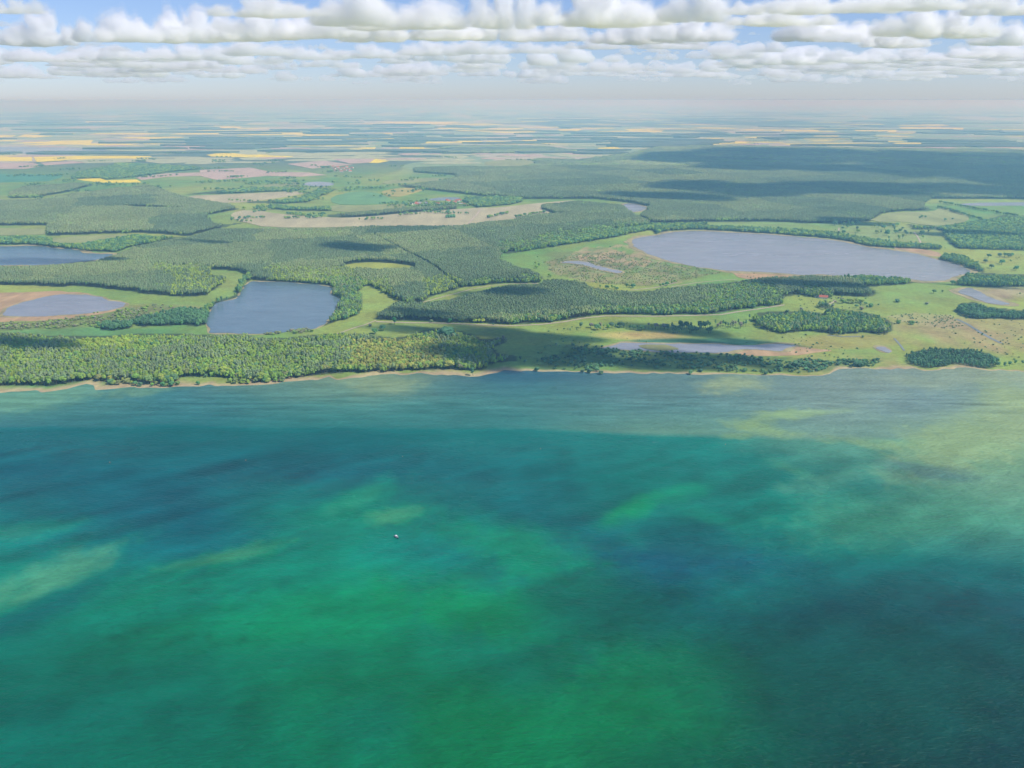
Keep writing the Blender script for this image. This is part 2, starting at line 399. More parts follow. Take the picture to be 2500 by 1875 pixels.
FOREST = {  # name: (kind, outline)
    'shore': ('mixed', [(0, 811), (61, 813), (102, 819), (171, 821), (260, 821), (346, 815), (500, 817), (598, 817), (626, 825), (700, 825), (800, 815), (902, 815), (922, 821),
                        (963, 825), (999, 821), (1028, 809), (1068, 803), (1117, 809), (1166, 821), (1174, 829), (1231, 825), (1231, 838), (1207, 846), (1211, 862), (1260, 870), (1264, 882),
                        (1207, 886), (1182, 890), (1178, 905), (1150, 905), (1085, 903), (1060, 905), (1003, 903), (898, 911), (854, 909), (773, 917), (692, 927), (635, 932),
                        (561, 933), (557, 921), (509, 917), (439, 923), (431, 938), (362, 940), (317, 931), (260, 935), (220, 929), (122, 943), (41, 943), (0, 939)]),
    'pine': ('pine', [(0, 652), (102, 650), (163, 644), (228, 638), (281, 622), (325, 604), (386, 591), (464, 579), (529, 559), (650, 557), (800, 557), (861, 553), (955, 551),
                      (1121, 551), (1186, 541), (1248, 537), (1288, 524), (1361, 520), (1524, 508), (1545, 520), (1600, 547), (1580, 549), (1500, 562), (1400, 590),
                      (1321, 607), (1252, 614), (1215, 622), (1219, 632), (1248, 646), (1304, 663), (1325, 679), (1313, 692), (1231, 691), (1166, 699), (1121, 703), (1117, 707),
                      (1050, 725), (1032, 738), (1000, 745), (963, 732), (934, 712), (902, 699), (873, 701), (881, 720), (885, 752), (873, 769), (824, 785), (776, 803), (797, 785),
                      (822, 764), (818, 757), (838, 732), (805, 716), (814, 699), (773, 695), (712, 690), (651, 687), (618, 684), (612, 672), (578, 662), (512, 658), (512, 671),
                      (541, 673), (543, 691), (525, 707), (500, 722), (447, 726), (358, 718), (285, 707), (203, 699), (130, 700), (85, 697), (0, 695)]),
    'centre': ('pine', [(920, 781), (922, 766), (951, 748), (975, 736), (1028, 740), (1093, 732), (1138, 720), (1166, 712), (1231, 699), (1321, 693), (1329, 685), (1370, 683),
                        (1418, 689), (1451, 703), (1492, 710), (1553, 712), (1600, 710), (1641, 703), (1702, 697), (1755, 693), (1803, 687), (1844, 679), (1934, 675), (2048, 673),
                        (2090, 680), (2140, 712), (2137, 722), (2125, 724), (2031, 722), (2027, 728), (1990, 728), (1954, 720), (1909, 726), (1909, 742), (1852, 750), (1795, 758),
                        (1750, 766), (1681, 768), (1600, 770), (1475, 768), (1402, 779), (1370, 783), (1312, 790), (1231, 793), (1178, 790), (1109, 787), (1044, 785), (963, 783)]),
    'bank': ('broad', [(2048, 675), (2129, 677), (2210, 683), (2239, 689), (2227, 693), (2125, 701), (2100, 695)]),
    'front': ('mixgreen', [(1834, 781), (1844, 765), (1885, 760), (1966, 760), (2007, 765), (2039, 760), (2007, 754), (1999, 740), (2015, 732), (2031, 752), (2088, 760), (2129, 767),
                           (2161, 779), (2182, 789), (2182, 805), (2161, 817), (2109, 813), (2048, 817), (1966, 809), (1909, 815), (1860, 801)]),
    'juniper': ('scrub', [(1309, 903), (1329, 878), (1361, 866), (1382, 842), (1410, 840), (1492, 848), (1573, 854), (1600, 858), (1702, 862), (1803, 868), (1885, 870), (1937, 874),
                          (1885, 890), (1803, 903), (1681, 902), (1600, 900), (1500, 892), (1430, 905), (1360, 906)]),
    'shorescrub': ('scrub', [(1885, 872), (1990, 878), (2040, 882), (2100, 878), (2160, 880), (2120, 894), (2050, 897), (2020, 908), (1940, 911), (1850, 908), (1760, 908), (1700, 905), (1803, 903), (1885, 890)]),
    'thicket': ('broaddark', [(2205, 868), (2235, 858), (2292, 852), (2353, 854), (2410, 862), (2438, 874), (2426, 899), (2405, 901), (2332, 890), (2267, 900), (2227, 892)]),
    'east': ('broaddark', [(2332, 762), (2345, 740), (2381, 738), (2414, 750), (2495, 758), (2540, 777), (2467, 781), (2373, 777)]),
    'heath': ('sparse', [(2165, 772), (2230, 764), (2320, 770), (2345, 785), (2362, 803), (2300, 803), (2250, 795), (2200, 785)]),
    'park': ('broad', [(2235, 560), (2210, 548), (2290, 552), (2340, 545), (2390, 538), (2440, 528), (2500, 520), (2500, 622), (2345, 608), (2320, 595), (2310, 572), (2300, 562)]),
    'point': ('broad', [(2280, 634), (2308, 622), (2353, 626), (2400, 655), (2403, 667), (2373, 659), (2332, 644)]),
    'corner': ('broad', [(2330, 688), (2365, 664), (2420, 668), (2500, 686), (2500, 703), (2400, 701), (2345, 697)]),
    'northbank': ('broad', [(1600, 551), (1698, 551), (1803, 555), (1966, 563), (2048, 571), (2109, 583), (2178, 592), (2292, 600), (2300, 610), (2178, 606), (2117, 601), (2048, 585),
                            (1966, 577), (1885, 571), (1763, 563), (1698, 561), (1633, 563), (1600, 571)]),
    'far': ('pine', [(971, 454), (1028, 446), (1093, 437), (1125, 429), (1012, 421), (1012, 409), (1105, 405), (1268, 407), (1309, 397), (1309, 385), (1410, 389), (1540, 372),
                     (1614, 356), (1700, 354), (2129, 360), (2500, 372), (2500, 487), (2271, 486), (2250, 500), (2271, 510), (2285, 514), (2200, 516), (2150, 522), (2140, 535),
                     (2120, 541), (2060, 545), (1966, 545), (1885, 541), (1742, 541), (1600, 545), (1560, 530), (1583, 507), (1545, 496), (1450, 486), (1406, 486), (1309, 486),
                     (1280, 486), (1150, 476), (1097, 470), (975, 456)]),
    'west': ('pine', [(0, 497), (98, 487), (163, 474), (285, 458), (366, 452), (443, 478), (561, 498), (582, 511), (500, 527), (525, 547), (561, 547), (602, 543), (529, 559),
                      (464, 576), (333, 568), (114, 576), (118, 551), (0, 551)]),
    'westbank': ('broad', [(0, 583), (60, 580), (120, 582), (130, 594), (180, 600), (230, 592), (330, 576), (400, 580), (464, 578), (386, 589), (325, 602), (281, 616), (203, 612), (140, 604), (70, 597), (0, 604)]),
    'valley': ('broad', [(566, 494), (659, 490), (732, 482), (745, 474), (781, 458), (822, 462), (797, 474), (749, 494), (692, 498)]),
    'valley2': ('broad', [(659, 500), (740, 509), (814, 505), (814, 515), (732, 515), (667, 511)]),
    'strip': ('pine', [(797, 525), (979, 507), (1113, 501), (1113, 511), (1003, 521), (881, 531), (800, 532)]),
    'strip2': ('broad', [(918, 548), (1036, 531), (1040, 537), (963, 549)]),
    'strip3': ('pine', [(1182, 537), (1199, 523), (1243, 521), (1243, 533), (1190, 539)]),
    'hook': ('pine', [(1304, 511), (1329, 499), (1410, 490), (1518, 500), (1530, 512), (1545, 520), (1500, 530), (1361, 523)]),
    'villagewood': ('broad', [(1138, 478), (1260, 476), (1280, 490), (1248, 500), (1166, 507), (1130, 490)]),
    'belt': ('pine', [(1050, 368), (1090, 356), (1200, 353), (1330, 356), (1410, 366), (1400, 372), (1250, 374), (1100, 374)]),
    'fenscrub': ('fen', [(0, 795), (110, 785), (170, 779), (240, 766), (330, 750), (400, 744), (440, 752), (420, 765), (390, 775), (330, 785), (250, 795), (180, 800), (60, 806), (0, 809)]),
    'fenwood': ('broaddark', [(333, 772), (440, 756), (508, 760), (508, 790), (490, 797), (440, 795), (345, 799), (333, 790)]),
    'fengrove': ('broaddark', [(242, 792), (322, 788), (327, 800), (250, 807)]),
    'lakewest': ('broad', [(600, 670), (622, 676), (600, 695), (592, 712), (590, 722), (550, 738), (530, 746), (513, 768), (504, 790), (498, 770), (515, 742), (540, 731), (574, 722), (582, 705)]),
    'thornA': ('low', [(640, 816), (650, 807), (668, 803), (685, 807), (690, 815), (668, 818)]),
    'thornB': ('low', [(703, 812), (712, 802), (735, 798), (757, 802), (759, 810), (735, 813)]),
    'marshscrub': ('marsh', [(1330, 640), (1400, 622), (1500, 612), (1600, 640), (1700, 655), (1760, 666), (1650, 690), (1560, 700), (1440, 690), (1350, 670)]),
    'hedge': ('broad', [(1215, 615), (1300, 598), (1380, 580), (1480, 558), (1600, 543), (1720, 540), (1720, 552), (1620, 560), (1560, 566), (1500, 580), (1420, 592), (1330, 606), (1240, 620)]),
    'westfar': ('broad', [(171, 437), (190, 418), (300, 396), (480, 405), (488, 413), (407, 421), (330, 432), (260, 438)]),
    'westfar2': ('pine', [(18, 470), (60, 454), (200, 446), (228, 452), (163, 470), (90, 482), (30, 484)]),
    'westfar3': ('broad', [(443, 476), (529, 466), (610, 456), (700, 453), (740, 460), (730, 465), (570, 472)]),
}
LAKES = {k: wide(v) for k, v in LAKES.items()}
FIELDS = [(k, wide(v)) for k, v in FIELDS]
FOREST = {k: (a, wide(v)) for k, (a, v) in FOREST.items()}
FIREBREAK = [(908, 578), (913, 578), (996, 621), (1056, 651), (1126, 703), (1118, 706), (1050, 654), (990, 623)]
REEDS = {
    'reedy': [(0, 720), (41, 714), (110, 711), (179, 711), (222, 718), (318, 744), (264, 764), (163, 779), (114, 783), (0, 795)],
    'marsh': [(1386, 618), (1435, 606), (1492, 598), (1532, 585), (1550, 602), (1580, 622), (1646, 641), (1573, 650), (1524, 655), (1451, 638), (1410, 634), (1382, 626)],
    'south': [(1779, 660), (1828, 662), (1909, 668), (1950, 673), (1885, 681), (1803, 681)],
    'north': [(2182, 598), (2222, 602), (2288, 614), (2304, 624), (2271, 626), (2186, 610)],
    'front': [(1786, 859), (1814, 853), (1873, 855), (1903, 858), (1918, 849), (1940, 845), (2000, 851), (2035, 855), (2000, 861), (1950, 867), (1890, 869), (1830, 867), (1800, 864)],
}

# ------------------------------------------------------------------ land: one terrain sheet from the shore to the horizon
sh = ground(SHORE); order = np.argsort(sh[:, 0]); SHX, SHY = sh[order, 0], sh[order, 1]

def shore_y(x):
    y = np.interp(x, SHX, SHY)
    return y + (vnoise(x / 14.0, x * 0, 5) - 0.5) * 10 * (np.abs(x) < 1500)

def smask(u, v, poly, soft=0.0):
    return inpoly(u, v, poly).astype(float)

def land_colour(x, y, u, v):
    n = len(x)
    n1 = fbm(x / 260, y / 420, 3); n2 = fbm(x / 70, y / 160, 9); n3 = fbm(x / 900, y / 1500, 21)
    g1 = np.array([0.135, 0.28, 0.07]); g2 = np.array([0.29, 0.36, 0.075]); g3 = np.array([0.34, 0.29, 0.12])
    c = g1[None] + (g2 - g1)[None] * np.clip((n1 - 0.3) * 2.2, 0, 1)[:, None]
    # right-hand flood meadows are browner and drier
    t = np.clip((u - 1850) / 350, 0, 1) * np.clip((v - 770) / 40, 0, 1) * np.clip((n2 - 0.34) * 3.2, 0, 1)
    c = c * (1 - t[:, None]) + g3 * t[:, None]
    # dry strip on the shadowed meadow, wet green round the front pond
    def blob(pu, pv, ru, rv, col, amt=1.0):
        nonlocal c
        d = ((u - pu) / ru) ** 2 + ((v - pv) / rv) ** 2 + (n2 - 0.5) * 1.6
        w = np.clip(1.5 - d, 0, 1) * amt
        c = c * (1 - w[:, None]) + np.array(col) * w[:, None]
    blob(1560, 820, 110, 12, (0.42, 0.36, 0.12)); blob(1700, 836, 190, 9, (0.05, 0.17, 0.10), 0.9)
    blob(1500, 790, 260, 22, (0.25, 0.33, 0.07), 0.7); blob(1200, 798, 60, 7, (0.36, 0.36, 0.10), 0.8)
    blob(1450, 640, 120, 30, (0.19, 0.23, 0.08), 0.8); blob(1680, 680, 150, 9, (0.20, 0.32, 0.07), 0.8)
    blob(2060, 835, 120, 16, (0.32, 0.31, 0.09), 0.8); blob(2400, 800, 160, 30, (0.34, 0.29, 0.13), 0.6)
    blob(2440, 715, 100, 18, (0.36, 0.29, 0.18), 0.8); blob(2200, 720, 160, 30, (0.22, 0.33, 0.08), 0.7)
    blob(560, 690, 60, 20, (0.24, 0.32, 0.08), 0.7); blob(920, 750, 60, 45, (0.27, 0.36, 0.08), 0.8)
    blob(200, 812, 230, 12, (0.10, 0.26, 0.09), 0.8); blob(400, 760, 120, 16, (0.24, 0.22, 0.09), 0.8)
    blob(2170, 575, 160, 25, (0.24, 0.33, 0.11), 0.8); blob(1850, 548, 260, 8, (0.20, 0.33, 0.10), 0.8)
    blob(1280, 640, 60, 25, (0.19, 0.33, 0.08), 0.8)
    # beyond six kilometres: patchwork of woods and pale crops
    far = np.clip((y - 5200) / 1500, 0, 1)
    pw = fbm(x / 1400, y / 3600, 40, 4); pf = fbm(x / 600, y / 2600, 60, 3)
    wood = np.array([0.11, 0.16, 0.11]); crop = np.array([0.24, 0.35, 0.19]); pale = np.array([0.44, 0.43, 0.30])
    fc = np.where((pw > 0.58)[:, None], wood, np.where((pf > 0.56)[:, None], pale, crop))
    c = c * (1 - far[:, None]) + fc * far[:, None]
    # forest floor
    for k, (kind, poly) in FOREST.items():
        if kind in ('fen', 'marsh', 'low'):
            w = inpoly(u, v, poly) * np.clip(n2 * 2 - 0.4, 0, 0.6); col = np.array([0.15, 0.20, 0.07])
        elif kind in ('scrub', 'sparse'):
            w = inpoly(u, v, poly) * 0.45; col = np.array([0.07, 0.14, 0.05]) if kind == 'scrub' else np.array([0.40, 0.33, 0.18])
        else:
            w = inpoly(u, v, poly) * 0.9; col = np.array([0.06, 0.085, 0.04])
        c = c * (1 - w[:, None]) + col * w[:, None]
    nf = fbm(x / 16, y / 34, 191, 4)
    for P_ in (REEDS['marsh'], [(1330, 640), (1400, 622), (1500, 612), (1600, 640), (1700, 655), (1760, 666), (1650, 690), (1560, 700), (1440, 690), (1350, 670)]):
        w = inpoly(u + (n2 - 0.5) * 40, v + (n2 - 0.5) * 14, P_) * np.clip((nf - 0.40) * 5, 0, 1) * (0.7 if P_ is REEDS['marsh'] else 0.4)
        c = c * (1 - w[:, None]) + np.array([0.42, 0.32, 0.18]) * w[:, None]
    # sand and washed-up reeds along the water
    d = y - shore_y(x)
    bw = 1.5 + 14 * np.clip(vnoise(x / 40, x * 0, 78) * 1.6 - 0.4, 0, 1) + 38 * np.clip((1300 - u) / 300, 0, 1) * np.clip((vnoise(x / 60, x * 0, 77) - 0.3) * 2, 0, 1)
    w = np.clip(1.3 - d / bw, 0, 1) * np.clip((u + 2000) / 10, 0, 1)
    sand = np.array([0.41, 0.35, 0.19])
    c = c * (1 - w[:, None]) + sand * w[:, None]
    return c

LU = np.arange(-1500, 4001, 7.0)
rows = []
vv = 905.0
while vv > 254.5:
    rows.append(vv)
    step = 2.6 if vv > 520 else (1.6 if vv > 330 else 1.1)
    vv -= step
R = np.array(rows)
base_y = ground(np.stack([np.full(len(R), 1250.0), R], 1))[:, 1]
WX, WY = [], []
gx = np.stack([ground(np.stack([LU, np.full(len(LU), r)], 1))[:, 0] for r in R])     # widen with distance
# first rows: follow the shore
s_rows = 18
x0 = ground(np.stack([LU, np.full(len(LU), 930.0)], 1))[:, 0]
ys = shore_y(x0)
XX, YY, ZZ = [], [], []
y_top = float(base_y[0])
XX.append(x0); YY.append(ys - 6); ZZ.append(np.full(len(x0), -0.6))
for k in range(s_rows):
    t = (k / (s_rows - 1)) ** 1.3
    yk = np.maximum(ys * (1 - t) + (y_top + 30) * t, ys + k * 0.4)
    XX.append(x0 + (gx[0] - x0) * t); YY.append(yk); ZZ.append(np.full(len(x0), 0.25 + 0.35 * t))
for k in range(len(R)):
    if base_y[k] > y_top + 40:
        XX.append(gx[k]); YY.append(np.full(len(LU), base_y[k])); ZZ.append(np.full(len(LU), 0.6))
XX = np.array(XX); YY = np.array(YY); ZZ = np.array(ZZ)
nr, nc = XX.shape
V = np.stack([XX.ravel(), YY.ravel(), ZZ.ravel()], 1)
ii = (np.arange(nr - 1)[:, None] * nc + np.arange(nc - 1)[None]).ravel()
F = np.stack([ii, ii + 1, ii + nc + 1, ii + nc], 1)
land = np_mesh('ground', V, F, M_LAND)
pu, pv = pixel(V[:, 0], V[:, 1])
set_col(land, 'col', land_colour(V[:, 0], V[:, 1], pu, pv))
tag(land, 'green lowland running from the lake shore to the horizon', 'land', None, 'structure')

# ------------------------------------------------------------------ the main lake
GU = [-500, 0, 417, 833, 1250, 1667, 2083, 2500, 3000]
GV = [900, 920, 980, 1040, 1053, 1150, 1250, 1350, 1450, 1550, 1650, 1750, 1875, 2400]
GC = [  # lower-right darkness includes cloud shade put into the water colour
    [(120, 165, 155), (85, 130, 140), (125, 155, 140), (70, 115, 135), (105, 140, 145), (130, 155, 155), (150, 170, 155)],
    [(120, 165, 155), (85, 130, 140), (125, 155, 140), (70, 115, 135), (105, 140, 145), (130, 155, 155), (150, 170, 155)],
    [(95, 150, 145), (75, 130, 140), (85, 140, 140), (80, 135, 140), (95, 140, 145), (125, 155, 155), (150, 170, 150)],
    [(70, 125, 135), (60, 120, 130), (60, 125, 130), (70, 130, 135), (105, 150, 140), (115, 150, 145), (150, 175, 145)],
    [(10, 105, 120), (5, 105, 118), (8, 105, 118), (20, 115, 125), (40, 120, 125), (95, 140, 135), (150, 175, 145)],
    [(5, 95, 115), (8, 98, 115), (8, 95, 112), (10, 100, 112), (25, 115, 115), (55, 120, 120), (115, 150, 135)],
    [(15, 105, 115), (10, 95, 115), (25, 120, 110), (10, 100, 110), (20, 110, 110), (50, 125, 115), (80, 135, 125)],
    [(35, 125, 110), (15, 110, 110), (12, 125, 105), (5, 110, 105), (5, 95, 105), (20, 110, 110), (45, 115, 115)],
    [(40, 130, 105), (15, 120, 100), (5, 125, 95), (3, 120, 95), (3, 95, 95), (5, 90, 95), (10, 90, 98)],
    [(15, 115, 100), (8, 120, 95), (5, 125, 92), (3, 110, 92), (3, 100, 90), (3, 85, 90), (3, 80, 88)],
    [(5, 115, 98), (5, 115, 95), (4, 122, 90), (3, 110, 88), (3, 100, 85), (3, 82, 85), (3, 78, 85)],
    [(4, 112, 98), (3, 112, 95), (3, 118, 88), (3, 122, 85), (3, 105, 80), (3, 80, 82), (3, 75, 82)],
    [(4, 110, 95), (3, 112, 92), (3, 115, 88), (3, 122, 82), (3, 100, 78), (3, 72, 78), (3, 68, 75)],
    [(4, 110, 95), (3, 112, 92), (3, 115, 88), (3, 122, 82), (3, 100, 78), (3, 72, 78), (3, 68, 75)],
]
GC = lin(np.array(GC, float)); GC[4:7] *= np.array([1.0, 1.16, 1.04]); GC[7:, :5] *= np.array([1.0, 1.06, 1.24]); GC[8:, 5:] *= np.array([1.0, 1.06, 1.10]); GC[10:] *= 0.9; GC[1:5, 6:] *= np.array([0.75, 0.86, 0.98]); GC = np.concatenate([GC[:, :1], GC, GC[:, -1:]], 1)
PATCH = [  # u, v, ru, rv, angle, amount, displayed colour
    (1797, 940, 90, 24, 0, 0.8, (155, 175, 145)), (930, 936, 85, 26, 4, 0.75, (145, 170, 145)), (90, 975, 220, 26, -8, 0.55, (125, 172, 152)), (330, 955, 130, 10, -5, 0.5, (125, 165, 140)),
    (1965, 1003, 110, 11, -4, 0.75, (145, 175, 138)), (1880, 1022, 70, 14, -25, 0.7, (140, 172, 135)), (1865, 1046, 95, 15, 10, 0.7, (140, 172, 132)), (1825, 1062, 60, 9, 0, 0.6, (130, 165, 128)),
    (2420, 1060, 260, 88, -16, 0.85, (146, 172, 136)), (2490, 985, 100, 80, 30, 0.8, (152, 175, 142)), (2210, 930, 130, 20, 4, 0.4, (150, 170, 150)), (2130, 1082, 150, 14, 8, 0.6, (138, 168, 132)),
    (1935, 1150, 90, 18, 24, 0.65, (80, 152, 115)), (2040, 1172, 150, 28, -8, 0.6, (85, 150, 118)), (2180, 1265, 330, 75, -6, 0.5, (80, 145, 122)),
    (870, 1222, 120, 36, -28, 0.65, (62, 150, 110)), (960, 1258, 100, 24, -8, 0.7, (82, 155, 105)), (760, 1275, 70, 18, -30, 0.4, (60, 140, 110)),
    (1560, 1245, 90, 26, -26, 0.75, (50, 148, 105)), (1660, 1205, 70, 24, -10, 0.65, (45, 142, 108)), (1720, 1265, 80, 20, 18, 0.55, (40, 138, 112)), (1560, 1315, 40, 50, 0, 0.5, (10, 125, 105)),
    (110, 1405, 230, 58, -22, 0.8, (80, 150, 110)), (520, 1368, 190, 24, -14, 0.75, (78, 155, 104)), (60, 1290, 150, 24, -10, 0.7, (62, 145, 115)), (250, 1340, 90, 20, -18, 0.55, (75, 148, 112)),
    (560, 1405, 320, 46, -14, 0.5, (18, 138, 103)), (1270, 1345, 230, 72, 12, 0.75, (6, 140, 100)), (800, 1500, 360, 90, -4, 0.5, (6, 138, 92)), (1150, 1490, 210, 80, 10, 0.6, (5, 138, 86)),
    (1800, 1450, 170, 60, 5, 0.4, (5, 118, 100)), (1590, 1680, 260, 130, 5, 0.6, (4, 128, 84)), (1330, 1760, 420, 110, 0, 0.4, (3, 126, 80)),
    (1667, 1320, 150, 52, 8, 0.6, (5, 94, 104)), (1430, 1300, 120, 34, 14, 0.5, (5, 95, 108)), (1490, 1490, 240, 90, -4, 0.7, (3, 92, 92)), (90, 1490, 190, 40, -24, 0.75, (5, 92, 105)), (470, 1165, 320, 46, -16, 0.3, (5, 94, 114)),
    (330, 1440, 160, 12, -24, 0.4, (8, 105, 105)), (420, 1250, 320, 26, -20, 0.35, (5, 98, 112)), (860, 1180, 220, 20, -18, 0.4, (8, 95, 112)), (600, 1310, 200, 14, -24, 0.4, (6, 95, 108)),
    (905, 1765, 130, 100, 10, 0.5, (3, 100, 85)), (760, 1600, 160, 40, 0, 0.35, (4, 108, 90)), (350, 1570, 240, 46, -10, 0.35, (4, 108, 95)), (2180, 1700, 560, 260, -10, 0.6, (3, 80, 84)),  # last patch: cloud shade on the right-hand water, put into its colour
    (2290, 1150, 150, 20, 8, 0.6, (72, 118, 130)), (2250, 985, 150, 36, 0, 0.65, (118, 148, 158)), (1250, 1180, 260, 34, -14, 0.4, (8, 105, 115)), (1760, 1130, 180, 22, -8, 0.4, (15, 108, 115)),
]
LAKE_GAIN = np.array([1.06, 0.98, 1.22])
ADD_V = [930, 1050, 1175, 1350, 1575, 1800]; ADD_C = np.array([(.033, .066, .072), (.030, .053, .066), (.027, .048, .051), (.020, .044, .042), (.016, .037, .048), (.015, .033, .044)])     # sky mirrored in the surface and air in between

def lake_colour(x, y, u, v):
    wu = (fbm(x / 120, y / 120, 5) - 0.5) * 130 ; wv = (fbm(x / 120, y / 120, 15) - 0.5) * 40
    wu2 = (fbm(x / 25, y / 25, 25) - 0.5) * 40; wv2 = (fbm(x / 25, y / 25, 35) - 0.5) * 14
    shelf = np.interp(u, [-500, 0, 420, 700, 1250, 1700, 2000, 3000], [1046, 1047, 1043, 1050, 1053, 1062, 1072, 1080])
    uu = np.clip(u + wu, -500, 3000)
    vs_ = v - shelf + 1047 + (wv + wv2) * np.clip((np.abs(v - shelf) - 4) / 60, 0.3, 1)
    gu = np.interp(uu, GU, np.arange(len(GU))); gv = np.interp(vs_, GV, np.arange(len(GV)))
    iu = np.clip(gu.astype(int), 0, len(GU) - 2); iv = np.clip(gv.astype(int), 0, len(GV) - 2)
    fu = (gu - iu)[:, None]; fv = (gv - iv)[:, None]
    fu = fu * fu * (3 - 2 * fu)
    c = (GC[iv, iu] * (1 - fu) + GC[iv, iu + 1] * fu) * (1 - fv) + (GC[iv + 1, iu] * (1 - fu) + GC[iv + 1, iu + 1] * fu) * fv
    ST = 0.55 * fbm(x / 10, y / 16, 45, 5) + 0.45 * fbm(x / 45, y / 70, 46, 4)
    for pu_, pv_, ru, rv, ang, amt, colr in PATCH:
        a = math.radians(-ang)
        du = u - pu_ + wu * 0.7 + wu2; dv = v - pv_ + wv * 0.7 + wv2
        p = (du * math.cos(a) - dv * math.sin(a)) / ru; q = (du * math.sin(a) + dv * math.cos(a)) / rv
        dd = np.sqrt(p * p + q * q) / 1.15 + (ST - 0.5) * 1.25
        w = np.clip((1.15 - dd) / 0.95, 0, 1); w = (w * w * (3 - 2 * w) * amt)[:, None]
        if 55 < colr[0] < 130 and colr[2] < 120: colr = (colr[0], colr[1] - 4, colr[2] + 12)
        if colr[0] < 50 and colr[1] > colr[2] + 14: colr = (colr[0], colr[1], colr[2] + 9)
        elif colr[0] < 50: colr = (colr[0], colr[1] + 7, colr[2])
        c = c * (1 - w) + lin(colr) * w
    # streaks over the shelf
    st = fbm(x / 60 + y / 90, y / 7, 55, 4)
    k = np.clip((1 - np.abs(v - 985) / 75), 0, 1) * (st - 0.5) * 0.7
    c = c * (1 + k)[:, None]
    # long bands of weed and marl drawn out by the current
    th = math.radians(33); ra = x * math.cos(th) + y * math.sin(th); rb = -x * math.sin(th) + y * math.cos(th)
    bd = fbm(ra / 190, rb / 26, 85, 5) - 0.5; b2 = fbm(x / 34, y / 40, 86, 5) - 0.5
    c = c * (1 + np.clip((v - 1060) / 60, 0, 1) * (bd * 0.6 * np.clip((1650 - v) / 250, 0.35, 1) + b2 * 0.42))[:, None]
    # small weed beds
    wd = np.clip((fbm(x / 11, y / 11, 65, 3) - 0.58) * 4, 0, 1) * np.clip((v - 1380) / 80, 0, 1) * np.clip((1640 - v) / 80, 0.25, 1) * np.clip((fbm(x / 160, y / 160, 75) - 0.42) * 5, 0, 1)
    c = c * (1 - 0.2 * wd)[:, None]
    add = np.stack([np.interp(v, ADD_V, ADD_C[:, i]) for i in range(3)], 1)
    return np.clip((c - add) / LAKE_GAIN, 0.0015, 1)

U2 = np.arange(-1100, 3601, 6.5)
V2 = np.concatenate([np.arange(882, 1130, 2.2), np.arange(1130, 2000, 5.0), np.arange(2000, 3200, 60.0)])
UU, VV = np.meshgrid(U2, V2)
G = ground(np.stack([UU.ravel(), VV.ravel()], 1))
V = np.concatenate([G, np.zeros((len(G), 1))], 1)
nr, nc = UU.shape
ii = (np.arange(nr - 1)[:, None] * nc + np.arange(nc - 1)[None]).ravel()
F = np.stack([ii, ii + nc, ii + nc + 1, ii + 1], 1)
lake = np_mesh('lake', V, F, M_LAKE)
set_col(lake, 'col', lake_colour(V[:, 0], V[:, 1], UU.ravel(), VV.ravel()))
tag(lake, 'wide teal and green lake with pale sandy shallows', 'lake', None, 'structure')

# ------------------------------------------------------------------ smaller waters, reed beds, fields, tracks
M_W_BLUE = water_mat('deep_lake_water', (0.125, 0.195, 0.235), 0.12, 1.6, 0.12)  # base colour lightened in place of clouds mirrored in the water
M_W_GREY = water_mat('sky_tinted_lake_water', (0.27, 0.29, 0.31), 0.2, 1.6, 0.15)  # pale base colour stands in for mirrored sky and cloud
LAKE_TXT = {
    'far_left': ('blue-grey lake between the fields and pine forest at the left edge', 'blue'), 'reedy': ('violet-grey pond ringed by tan reed beds', 'grey'),
    'middle': ('deep blue lake ringed by trees, left of centre', 'blue'), 'large': ('large pale grey-blue lake with marshy west bank', 'grey'),
    'marsh': ('narrow winding pond in the tan marsh beside the large lake', 'grey'), 'front': ('shallow violet pond behind the shore scrub', 'grey'),
    'flood': ('pale flooded patch in the meadow near the right edge', 'grey'), 'puddle': ('small grey puddle in the brown shore meadow', 'grey'),
    'tiny': ('tiny pale lake deep in the pine forest', 'grey'), 'far': ('long thin lake far away between yellow fields', 'grey'),
    'village': ('narrow pond above the red-roofed village', 'blue'), 'river': ('small grey pond among far green fields', 'grey'), 'east': ('pale thin lake at the far right edge', 'grey'),
}
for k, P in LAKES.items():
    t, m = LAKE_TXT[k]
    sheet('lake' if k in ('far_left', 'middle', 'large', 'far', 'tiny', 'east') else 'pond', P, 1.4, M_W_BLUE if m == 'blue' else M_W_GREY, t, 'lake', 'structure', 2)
sheet('reed_island', [(1555, 843), (1580, 840), (1620, 840), (1640, 846), (1662, 852), (1630, 855), (1590, 854)], 1.9, field_mat('island_grass', (0.22, 0.24, 0.10), 15, 0.06), 'low grassy islet in the shallow violet pond', 'islet')
for k, P in REEDS.items():
    if k == 'marsh': continue
    sheet('reed_bed', P, 1.0, M_REED, {'reedy': 'wide tan reed bed round the violet-grey pond', 'marsh': 'tan marsh reeds at the large lake west end', 'south': 'tan reed strip on the large lake south bank',
          'north': 'pinkish reed strip on the large lake north bank', 'front': 'orange reed bed along the shallow violet pond'}[k], 'reeds')
M_FRINGE = field_mat('reed_fringe', (0.33, 0.30, 0.15), 15, 0.06, 0.3)
